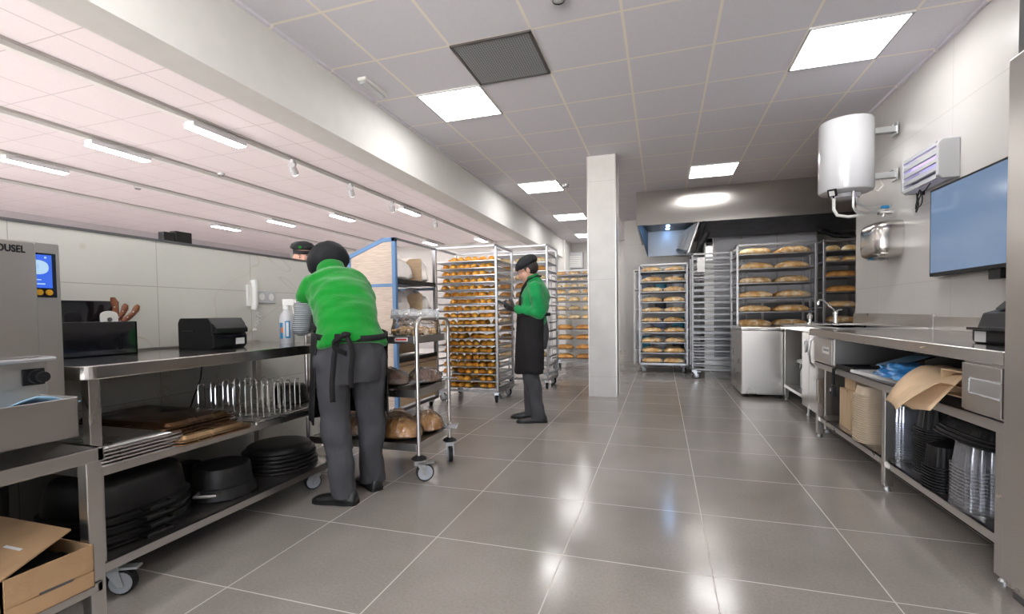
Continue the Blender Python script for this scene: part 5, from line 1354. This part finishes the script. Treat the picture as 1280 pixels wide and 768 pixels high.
def hand(mb, wrist, dirv, palm_n, side, s=1., curl=.6):
    """palm and five bent fingers; dirv points to the fingers, palm_n out of the palm, side +1/-1 puts the thumb"""
    w = V(wrist); d = V(dirv).normalized(); n_ = V(palm_n); n_ = (n_ - d * n_.dot(d)).normalized(); x = d.cross(n_) * side
    for k in range(4):
        o = (k - 1.5) * .019 * s
        seg_cap(mb, w + x * o * .6 + d * .01 * s, w + d * .085 * s + x * o, .014 * s, .011 * s, 8)
    for k in range(4):
        o = (k - 1.5) * .020 * s; ln = (.068, .080, .075, .058)[k if side > 0 else 3 - k] * s
        p0 = w + d * .085 * s + x * o; a = curl * .5
        p1 = p0 + (d * math.cos(a) + n_ * math.sin(a)) * ln * .45; a2 = curl * 1.3
        p2 = p1 + (d * math.cos(a2) + n_ * math.sin(a2)) * ln * .32; a3 = curl * 2
        p3 = p2 + (d * math.cos(a3) + n_ * math.sin(a3)) * ln * .25
        chain(mb, [p0, p1, p2, p3], [.0100 * s, .0092 * s, .0085 * s, .0075 * s])
    t0 = w + d * .025 * s - x * .025 * s * 1; t1 = t0 + (d * .6 - x * .8 + n_ * .25).normalized() * .045 * s; t2 = t1 + (d * .85 - x * .2 + n_ * .45).normalized() * .032 * s
    chain(mb, [w + d * .02 * s, t0, t1, t2], [.016 * s, .014 * s, .011 * s, .009 * s])
def head_frame(c, pitch, yaw=0., roll=0.):
    return Matrix.Translation(c) @ Matrix.Rotation(yaw, 4, 'Z') @ Matrix.Rotation(-pitch, 4, 'X') @ Matrix.Rotation(roll, 4, 'Y')
def head(mb, Mx):
    """skull, jaw, nose, brow, ears in the frame Mx: +y is the face, eyes at z=0"""
    E = lambda c, r: mb.ell(tuple(Mx @ V(c)), r, 20, 14, Mx)
    E((0, -.012, .032), (.076, .096, .088)); E((0, .022, -.040), (.060, .068, .075)); E((0, .040, -.085), (.038, .042, .030)); E((0, .062, .022), (.052, .026, .030))
    E((0, .066, -.062), (.026, .022, .016)); E((0, .066, -.100), (.020, .018, .014))
    for s in (-1, 1):
        E((s * .034, .060, -.030), (.022, .020, .022)); E((s * .074, -.005, -.015), (.012, .020, .031))
        E((s * .014, .088, -.034), (.010, .011, .008))
    a = Mx @ V((0, .082, .006)); b = Mx @ V((0, .102, -.030)); seg_cap(mb, a, b, .009, .0125, 10)
def face_parts(parent, Mx, lips=True, brows=True):
    for s in (-1, 1):
        m = MB(); m.ell(tuple(Mx @ V((s * .032, .072, .000))), (.012, .012, .0075), 12, 8, Mx); m.build('eye', M['white_paint'], parent, smooth=True)
        m = MB(); m.ell(tuple(Mx @ V((s * .032, .0825, -.001))), (.005, .003, .005), 10, 6, Mx); m.build('iris', M['eye_dark'], parent, smooth=True)
        if brows: m = MB(); m.ell(tuple(Mx @ V((s * .034, .083, .021))), (.019, .007, .0035), 12, 6, Mx); m.build('eyebrow', M['hair'], parent, smooth=True)
    if lips:
        m = MB(); m.ell(tuple(Mx @ V((0, .0845, -.060))), (.020, .008, .0052), 14, 8, Mx); m.ell(tuple(Mx @ V((0, .083, -.069))), (.017, .008, .0052), 14, 8, Mx); m.build('lips', M['lip'], parent, smooth=True)
def shoe(parent, ankle, toe, L_=.25):
    a = V((ankle[0], ankle[1], 0)); d = V((toe[0], toe[1], 0)).normalized(); x = V((d.y, -d.x, 0))
    secs = []
    for u, w, h in ((-.075, .022, .055), (-.065, .034, .075), (-.02, .038, .095), (.02, .037, .088), (.06, .038, .066), (.10, .044, .052), (.14, .045, .044), (.17, .036, .036), (.186, .014, .026)):
        u *= L_ / .26; c = a + d * u; ring = []
        for k in range(16):
            t = 2 * PI * k / 16; cz, sz = math.cos(t), math.sin(t)
            ring.append(c + x * (w * math.copysign(abs(cz) ** .8, cz)) + V((0, 0, max(.012, .022 + (h - .022) * sz if sz > 0 else .012))))
        secs.append(ring)
    o = MB().loft(secs).build('shoe', M['shoe'], parent, smooth=True, ang=60)
    so = []
    for u, w in ((-.08, .02), (-.07, .037), (-.02, .041), (.04, .039), (.10, .047), (.15, .046), (.18, .034), (.192, .015)):
        u *= L_ / .26; so.append((u, w))
    poly = [a + d * u + x * w for u, w in so] + [a + d * u - x * w for u, w in reversed(so)]
    MB().loft([[p + V((0, 0, z)) for p in poly] for z in (0, .020)]).build('sole', M['black_rubber'], o)
    return o
def apron_skirt(parent, top, bot, a, b, a2, b2, spread, back_at=0., m='apron', waves=.012, name='apron_skirt'):
    """curved skirt panel round the front; spread = half angle in radians from the front"""
    rows = []; n = 44; top = V(top); bot = V(bot)
    for i in range(15):
        u = i / 14; c = top.lerp(bot, u); A = a + (a2 - a) * u; B_ = b + (b2 - b) * u
        row = []
        for k in range(n + 1):
            t = PI / 2 - spread + 2 * spread * k / n
            w = 1 + waves * u * 3 * math.sin(9 * t + 1.3 * u)
            row.append((c.x + A * w * math.cos(t), c.y + B_ * w * math.sin(t), c.z + .006 * math.sin(5 * t) * u))
        rows.append(row)
    return MB().sheet(rows).build(name, M[m], parent, smooth=True, ang=180, solid=.004)
def cap_mesh(parent, Mx, w=.105, d=.118, h=.085, back=.02, seed=1, name='cap', zoff=.06, tilt=0., low=.55):
    mb = MB(); m = MB(); m.ell((0, 0, 0), (1, 1, 1), 36, 20); out = []
    for v in m.v:
        p = V(v); q = 1 + .06 * noise.noise(p * 2.2 + V((seed, 0, 0))) + .03 * noise.noise(p * 6)
        z = p.z * h if p.z > 0 else p.z * h * low
        out.append(tuple(Mx @ V((p.x * w * q, p.y * d * q - back, z * q + zoff + tilt * p.y))))
    m.v = out; o = m.build(name, M['cap'], parent, smooth=True, ang=180)
    b = MB(); b.loft([[Mx @ V((.082 * math.cos(t) , .100 * math.sin(t) - .012, z)) for t in [2 * PI * k / 32 for k in range(32)]] for z in (.028, .062)], cap0=False, cap1=False)
    b.build('cap_band', M['cap'], o, smooth=True, solid=.005)
    return o
def person(name_label, loc, F):
    return thing('person', name_label, 'person', (loc[0], loc[1], 0), math.atan2(-F[0], F[1]))

# ===== worker bending over the table, seen from behind
p = person('person in green fleece vest and black cap bending over, back to the camera', (-1.70, 2.255), (-.75, .66))
hipc = (.03, 0, .86)
legs = {'L': [(-.075, .0, .84), (-.062, .02, .46), (-.03, -.03, .07)], 'R': [(.135, .02, .84), (.150, .08, .46), (.165, .125, .07)]}
H = head_frame((.0, .455, 1.345), .72, .25)
sh = {'L': (-.142, .29, 1.215), 'R': (.175, .31, 1.225)}; el = {'L': (-.178, .37, .985), 'R': (.225, .41, .985)}; wr = {'L': (-.10, .545, .985), 'R': (.13, .60, 1.0)}
b = MB()
spine_loft(b, [((.03, 0, .78), .14, .11), ((.03, 0, .88), .15, .12), ((.03, .04, 1.0), .135, .11), ((.025, .16, 1.13), .145, .12), ((.02, .27, 1.22), .145, .10), ((.01, .34, 1.28), .09, .07), ((.0, .39, 1.31), .055, .055)])
chain(b, [(.01, .34, 1.27), (.0, .42, 1.33)], [.055, .052]); head(b, H)
for s in 'LR':
    chain(b, legs[s], [.085, .058, .042]); chain(b, [legs[s][2], V(legs[s][2]) + V((-.07 if s == 'L' else -.02, .08, -.04))], [.030, .018])
    chain(b, [sh[s], el[s], wr[s]], [.052, .040, .030])
    hand(b, wr[s], V((.25 if s == 'L' else -.25, .85, -.12)), V((0, -.2, -1)), 1 if s == 'L' else -1, 1., .5)
fuse('body', b, M['skin'], p, .006, 3); face_parts(p, H)
v = MB()
spine_loft(v, [((.03, -.012, .865), .197, .170), ((.03, -.004, .90), .190, .164), ((.03, .004, .945), .176, .150), ((.03, .04, 1.01), .168, .142), ((.028, .115, 1.09), .180, .145), ((.025, .20, 1.175), .190, .142), ((.018, .27, 1.235), .184, .122), ((.012, .325, 1.275), .135, .095), ((.005, .365, 1.305), .082, .078), ((.0, .395, 1.335), .072, .072)])
for s in 'LR': chain(v, [V(sh[s]) + V((.03 if s == 'L' else -.03, -.01, 0)), V(sh[s]).lerp(V(el[s]), .22)], [.080, .070])
fuse('fleece_vest', v, M['green'], p, .009, 5, .019, (3.5, 8, 9))
k_ = MB(); c0 = V((.004, .375, 1.31)); d = V((0, .5, .85)).normalized(); f_ = d.cross(V((1, 0, 0))); 
k_.loft([ering(c0 + d * z, V((1, 0, 0)), f_, r_, r_ * .95) for z, r_ in ((-.02, .090), (.02, .086), (.060, .082), (.066, .076), (.02, .070))]); k_.build('collar', M['green'], p, smooth=True)
sl = MB()
for s in 'LR': chain(sl, [V(sh[s]).lerp(V(el[s]), .15), el[s], V(el[s]).lerp(V(wr[s]), .85)], [.064, .056, .042])
for i, s in enumerate('LR'):
    sl = MB(); chain(sl, [V(sh[s]).lerp(V(el[s]), .12), el[s], V(el[s]).lerp(V(wr[s]), .85)], [.062, .055, .042]); fuse('striped_sleeve', sl, M['stripe'], p, .007, 4, .005, 14)
tr = MB()
spine_loft(tr, [((.03, .0, .68), .150, .125), ((.03, -.005, .78), .176, .150), ((.03, -.008, .86), .182, .154), ((.03, .0, .94), .168, .142)])
for s in 'LR':
    a, k2, c2 = [V(q) for q in legs[s]]
    chain(tr, [a + V((0, -.01, -.04)), a.lerp(k2, .5), k2, k2.lerp(c2, .55), c2 + V((0, 0, -.02))], [.112, .097, .080, .073, .072])
fuse('trousers', tr, M['trouser'], p, .009, 4, .014, (9, 9, 6), flatz=.045)
apron_skirt(p, (.03, .0, .955), (.03, .06, .46), .204, .184, .216, .19, 1.95)
bb = MB(); spine = [((.03, .06, .96), .18), ((.025, .19, 1.04), .16), ((.02, .30, 1.13), .13), ((.01, .37, 1.2), .10)]
bb.sheet([[(c_[0] - w + 2 * w * k / 8, c_[1] + .115 - .03 * abs(k - 4) / 4, c_[2]) for k in range(9)] for c_, w in spine]).build('apron_bib', M['apron'], p, smooth=True, solid=.004)
w_ = MB(); w_.loft([ering((.03, .005 + z * .25, .945 + z), V((1, 0, 0)), V((0, 1, .12)).normalized(),   .198, .176) for z in (-.016, .016)], cap0=False, cap1=False); w_.build('apron_waistband', M['apron'], p, smooth=True, solid=.006)
kn = MB(); y0 = -.186
kn.ell((-.035, y0, .95), (.026, .014, .016), 12, 8); kn.build('tie_knot', M['apron'], p, smooth=True)
for x, z1, z2 in ((-.105, .955, .60), (-.01, .955, .665)):
    mb = MB(); mb.sheet([[(x + .03 * (1 - min(1, u * 3)) * (1 if x < -.05 else -1) * .9 + .006 * math.sin(6 * u) + q, y0 - .006 - .012 * math.sin(u * PI) + .01 * u, z1 + (z2 - z1) * u) for q in (-.014, .014)] for u in [i / 14 for i in range(15)]])
    mb.build('tie_ribbon', M['apron'], p, smooth=True, solid=.003)
mb = MB(); mb.sheet([[(-.035 - .075 * math.sin(u * PI) * 1.0 + .0 * q, y0 - .008 - .018 * math.sin(u * PI), .95 + .0 - .10 * u * 1.0 + q) for q in (-.014, .014)] for u in [i / 12 for i in range(13)]]); mb.build('tie_bow', M['apron'], p, smooth=True, solid=.003)
shoe(p, (-.03, -.03), (-.75, .66), .26); shoe(p, (.165, .125), (-.15, 1), .26)
hm = MB(); hm.ell(tuple(H @ V((0, -.035, .0))), (.080, .075, .085), 24, 16, H); hm.build('hair', M['hair'], p, smooth=True)
cap_mesh(p, H, .128, .134, .112, .040, 2, zoff=.040, low=.80)

# ===== woman in profile, reading a handheld scanner
p = person('person in profile with green jersey, long black apron, glasses and black cap', (-1.19, 4.455), (-.975, -.22))
legs = {'L': [(-.085, .0, .84), (-.080, .03, .46), (-.085, -.035, .07)], 'R': [(.085, .01, .84), (.08, .045, .46), (.09, .035, .07)]}
H = head_frame((0, .060, 1.470), .42, .05)
sh = {'L': (-.165, -.02, 1.285), 'R': (.165, -.02, 1.285)}; el = {'L': (-.20, -.065, 1.055), 'R': (.20, -.05, 1.055)}; wr = {'L': (-.075, .165, 1.085), 'R': (.075, .18, 1.095)}
b = MB()
spine_loft(b, [((0, 0, .78), .15, .10), ((0, 0, .88), .16, .11), ((0, .0, .99), .13, .095), ((0, -.005, 1.12), .14, .10), ((0, -.015, 1.23), .14, .09), ((0, -.02, 1.30), .09, .06), ((0, -.005, 1.36), .055, .055)])
chain(b, [(0, -.015, 1.33), (0, .035, 1.42)], [.052, .048]); head(b, H)
hd = {}
for s in 'LR':
    chain(b, legs[s], [.08, .052, .038]); chain(b, [legs[s][2], V(legs[s][2]) + V((0, .10, -.045))], [.022, .016])
    chain(b, [sh[s], el[s], wr[s]], [.038, .034, .027])
    sg = 1 if s == 'L' else -1
    hd[s] = (wr[s], V((.35 * sg, .85, .28)), V((.75 * sg, -.3, .5)), sg)
    hand(b, *hd[s][:3], hd[s][3], .92, .75)
fuse('body', b, M['skin'], p, .006, 3); face_parts(p, H)
v = MB()
spine_loft(v, [((0, .0, .93), .165, .130), ((0, .0, 1.0), .160, .125), ((0, -.008, 1.12), .176, .142), ((0, -.020, 1.22), .186, .138), ((0, -.026, 1.29), .168, .108), ((0, -.02, 1.335), .105, .078), ((0, -.005, 1.37), .068, .068), ((0, .008, 1.395), .064, .064)])
for s in 'LR': chain(v, [V(sh[s]) + V((.02 if s == 'L' else -.02, 0, -.005)), V(sh[s]).lerp(V(el[s]), .5), el[s], V(el[s]).lerp(V(wr[s]), .5), V(el[s]).lerp(V(wr[s]), .90)], [.071, .065, .060, .052, .044])
fuse('jersey', v, M['green_knit'], p, .008, 4, .011, (9, 9, 12))
k_ = MB(); c0 = V((0, -.004, 1.36)); d = V((0, .35, .94)).normalized(); f_ = d.cross(V((1, 0, 0)))
k_.loft([ering(c0 + d * z, V((1, 0, 0)), f_, r_, r_ * .95) for z, r_ in ((0, .074), (.025, .070), (.052, .068), (.056, .060), (.02, .058))]); k_.build('collar', M['green_knit'], p, smooth=True)
tr = MB(); spine_loft(tr, [((0, .0, .70), .145, .115), ((0, -.005, .80), .172, .135), ((0, -.005, .88), .172, .135), ((0, 0, .96), .155, .122)])
for s in 'LR':
    a, k2, c2 = [V(q) for q in legs[s]]
    chain(tr, [a + V((0, 0, -.03)), a.lerp(k2, .5), k2, k2.lerp(c2, .55), c2 + V((0, 0, -.03))], [.100, .090, .080, .074, .070])
fuse('trousers', tr, M['trouser'], p, .008, 4, .010, (10, 10, 7), flatz=.04)
apron_skirt(p, (0, .0, 1.045), (0, .02, .475), .188, .160, .195, .174, 2.25, waves=.004)
bb = MB(); bb.sheet([[(x_, y_ - 1.6 * x_ * x_, z_) for x_ in [w * (k / 5 - 1) for k in range(11)]] for w, y_, z_ in ((.15, .146, 1.035), (.135, .144, 1.11), (.115, .140, 1.18), (.10, .132, 1.235))]).build('apron_bib', M['apron'], p, smooth=True, solid=.004)
for s in (-1, 1):
    MB().tube([(s * .09, .118, 1.23), (s * .085, .095, 1.30), (s * .072, .045, 1.37), (s * .055, -.04, 1.405), (0, -.075, 1.405)], .009, 8).build('neck_strap', M['apron'], p, smooth=True)
w_ = MB(); w_.loft([ering((0, .0, 1.035 + z), V((1, 0, 0)), V((0, 1, 0)), .191, .162) for z in (-.016, .016)], cap0=False, cap1=False); w_.build('apron_waistband', M['apron'], p, smooth=True, solid=.005)
for x in (-.03, .02):
    MB().sheet([[(x + q, -.155 - .012 * math.sin(3 * u + x * 20), 1.04 - .30 * u) for q in (-.012, .012)] for u in [i / 10 for i in range(11)]]).build('tie_ribbon', M['apron'], p, smooth=True, solid=.003)
for s in 'LR':
    g = MB(); hand(g, *hd[s][:3], hd[s][3], 1.04, .75); chain(g, [V(wr[s]) - V(hd[s][1]).normalized() * .03, V(wr[s])], [.033, .031]); fuse('glove', g, M['glove'], p, .0045, 2)
shoe(p, (-.085, -.035), (-.1, 1), .285); shoe(p, (.09, .035), (.1, 1), .285)
hm = MB(); hm.ell(tuple(H @ V((0, -.040, .010))), (.084, .080, .082), 24, 16, H)
for s in (-1, 1): hm.ell(tuple(H @ V((s * .068, .004, .010))), (.014, .022, .030), 12, 8, H)
hm.build('hair', M['hair'], p, smooth=True)
cap_mesh(p, H, .098, .120, .082, .020, 4, zoff=.050, tilt=-.012)
gl = MB()
for s in (-1, 1): gl.tube([tuple(H @ V((s * .034 + .022 * math.cos(2 * PI * k / 16), .094, .000 + .018 * math.sin(2 * PI * k / 16)))) for k in range(16)], .0018, 6, loop=True); gl.tube([tuple(H @ V(q)) for q in ((s * .056, .094, .004), (s * .074, .06, .006), (s * .078, -.005, .002))], .0016, 6)
gl.tube([tuple(H @ V(q)) for q in ((-.012, .095, .004), (0, .098, .006), (.012, .095, .004))], .0016, 6); gl.build('glasses', M['steel_dark'], p, smooth=True)
root = p
t = thing('handheld_scanner', 'dark handheld scanner held in the gloved hands of the woman in profile', 'scanner', (0, 0, 0))
# held in both hands in front of the chest
Mw = Matrix.Translation((-1.19, 4.455, 0)) @ Matrix.Rotation(math.atan2(.975, -.22), 4, 'Z')
t.location = Mw @ V((0, .285, 1.145)); t.rotation_euler = (0, 0, math.atan2(.975, -.22))
MB().box(-.04, .04, -.07, .07, -.012, .008, Matrix.Rotation(.45, 4, 'X')).build('casing', M['black_plastic'], t, bevel=.005)
MB().box(-.033, .033, -.055, .06, .0082, .0095, Matrix.Rotation(.45, 4, 'X')).build('display', M['black_gloss'], t)
MB().box(-.02, .02, .055, .068, .006, .014, Matrix.Rotation(.45, 4, 'X')).build('scan_window', M['white_paper'], t)

# ===== colleague beyond the partition, only cap and forehead in view
p = person('person beyond the partition, only the black cap and forehead showing', (-3.33, 3.80), (.70, -.71)); p.scale = (1.035, 1.035, 1.035)
legs = {'L': [(-.09, .0, .88), (-.09, .02, .48), (-.09, -.02, .07)], 'R': [(.09, .0, .88), (.09, .02, .48), (.09, -.02, .07)]}
H = head_frame((0, .04, 1.565), .15)
sh = {'L': (-.18, -.01, 1.36), 'R': (.18, -.01, 1.36)}; el = {'L': (-.22, -.04, 1.11), 'R': (.22, -.04, 1.11)}; wr = {'L': (-.17, .2, 1.02), 'R': (.17, .2, 1.02)}
b = MB()
spine_loft(b, [((0, 0, .82), .15, .10), ((0, 0, .92), .16, .11), ((0, .0, 1.04), .14, .10), ((0, -.005, 1.18), .16, .115), ((0, -.01, 1.31), .17, .10), ((0, -.01, 1.39), .11, .07), ((0, 0, 1.43), .055, .055)])
chain(b, [(0, -.01, 1.40), (0, .02, 1.50)], [.054, .05]); head(b, H)
for s in 'LR':
    chain(b, legs[s], [.08, .055, .04]); chain(b, [legs[s][2], V(legs[s][2]) + V((0, .10, -.045))], [.022, .016]); chain(b, [sh[s], el[s], wr[s]], [.048, .038, .029])
    hand(b, wr[s], V((0, .9, -.3)), V((0, -.2, -1)), 1 if s == 'L' else -1, 1., .4)
fuse('body', b, M['skin'], p, .006, 3); face_parts(p, H)
v = MB(); spine_loft(v, [((0, 0, .90), .175, .13), ((0, .0, 1.04), .165, .125), ((0, -.005, 1.18), .18, .135), ((0, -.01, 1.31), .185, .12), ((0, -.01, 1.39), .13, .09), ((0, 0, 1.44), .07, .07)])
for s in 'LR': chain(v, [sh[s], el[s], V(el[s]).lerp(V(wr[s]), .9)], [.068, .058, .045])
fuse('jersey', v, M['green_knit'], p, .010, 4, .006, 9)
tr = MB(); spine_loft(tr, [((0, 0, .74), .15, .12), ((0, 0, .86), .175, .135), ((0, 0, .94), .165, .125)])
for s in 'LR': chain(tr, [V(legs[s][0]) + V((0, 0, -.03)), legs[s][1], V(legs[s][2]) + V((0, 0, -.03))], [.10, .076, .065])
fuse('trousers', tr, M['trouser'], p, .010, 4, .006, 9, flatz=.04)
for s in (-1, 1): shoe(p, (s * .09, -.02), (s * .1, 1), .26)
hm = MB(); hm.ell(tuple(H @ V((0, -.035, .0))), (.082, .078, .085), 24, 16, H); hm.build('hair', M['hair'], p, smooth=True)
cp = cap_mesh(p, H, .108, .118, .060, .018, 6, zoff=.088)
m = MB(); m.ell(tuple(H @ V((.03, .100, .092))), (.013, .006, .013), 12, 8, H); m.build('green_emblem', M['green'], cp, smooth=True)
w = bpy.data.worlds.new('world'); SC.world = w; w.use_nodes = True
n = w.node_tree.nodes; l = w.node_tree.links; bg = n['Background']
# overcast sky above, bright lower half added below the horizon to light the ceilings
tc = n.new('ShaderNodeTexCoord'); sx = n.new('ShaderNodeSeparateXYZ'); l.new(tc.outputs['Generated'], sx.inputs[0])
mr = n.new('ShaderNodeMapRange'); mr.inputs[1].default_value = -.06; mr.inputs[2].default_value = .02; l.new(sx.outputs[2], mr.inputs[0])
mx = n.new('ShaderNodeMix'); mx.data_type = 'RGBA'; l.new(mr.outputs[0], mx.inputs['Factor'])
mx.inputs['A'].default_value = (1., .96, .92, 1); mx.inputs['B'].default_value = (.42, .44, .48, 1)
l.new(mx.outputs['Result'], bg.inputs[0]); bg.inputs[1].default_value = 8.5
SC.view_settings.view_transform = 'Standard'; SC.view_settings.look = 'None'; SC.view_settings.gamma = 1; SC.view_settings.use_curve_mapping = False
SC.view_settings.exposure = 1.0
SC.cycles.use_denoising = True
SC.cycles.max_bounces = 10; SC.cycles.diffuse_bounces = 5; SC.cycles.glossy_bounces = 5; SC.cycles.transparent_max_bounces = 24
SC.cycles.sample_clamp_indirect = 6; SC.cycles.caustics_reflective = False; SC.cycles.caustics_refractive = False
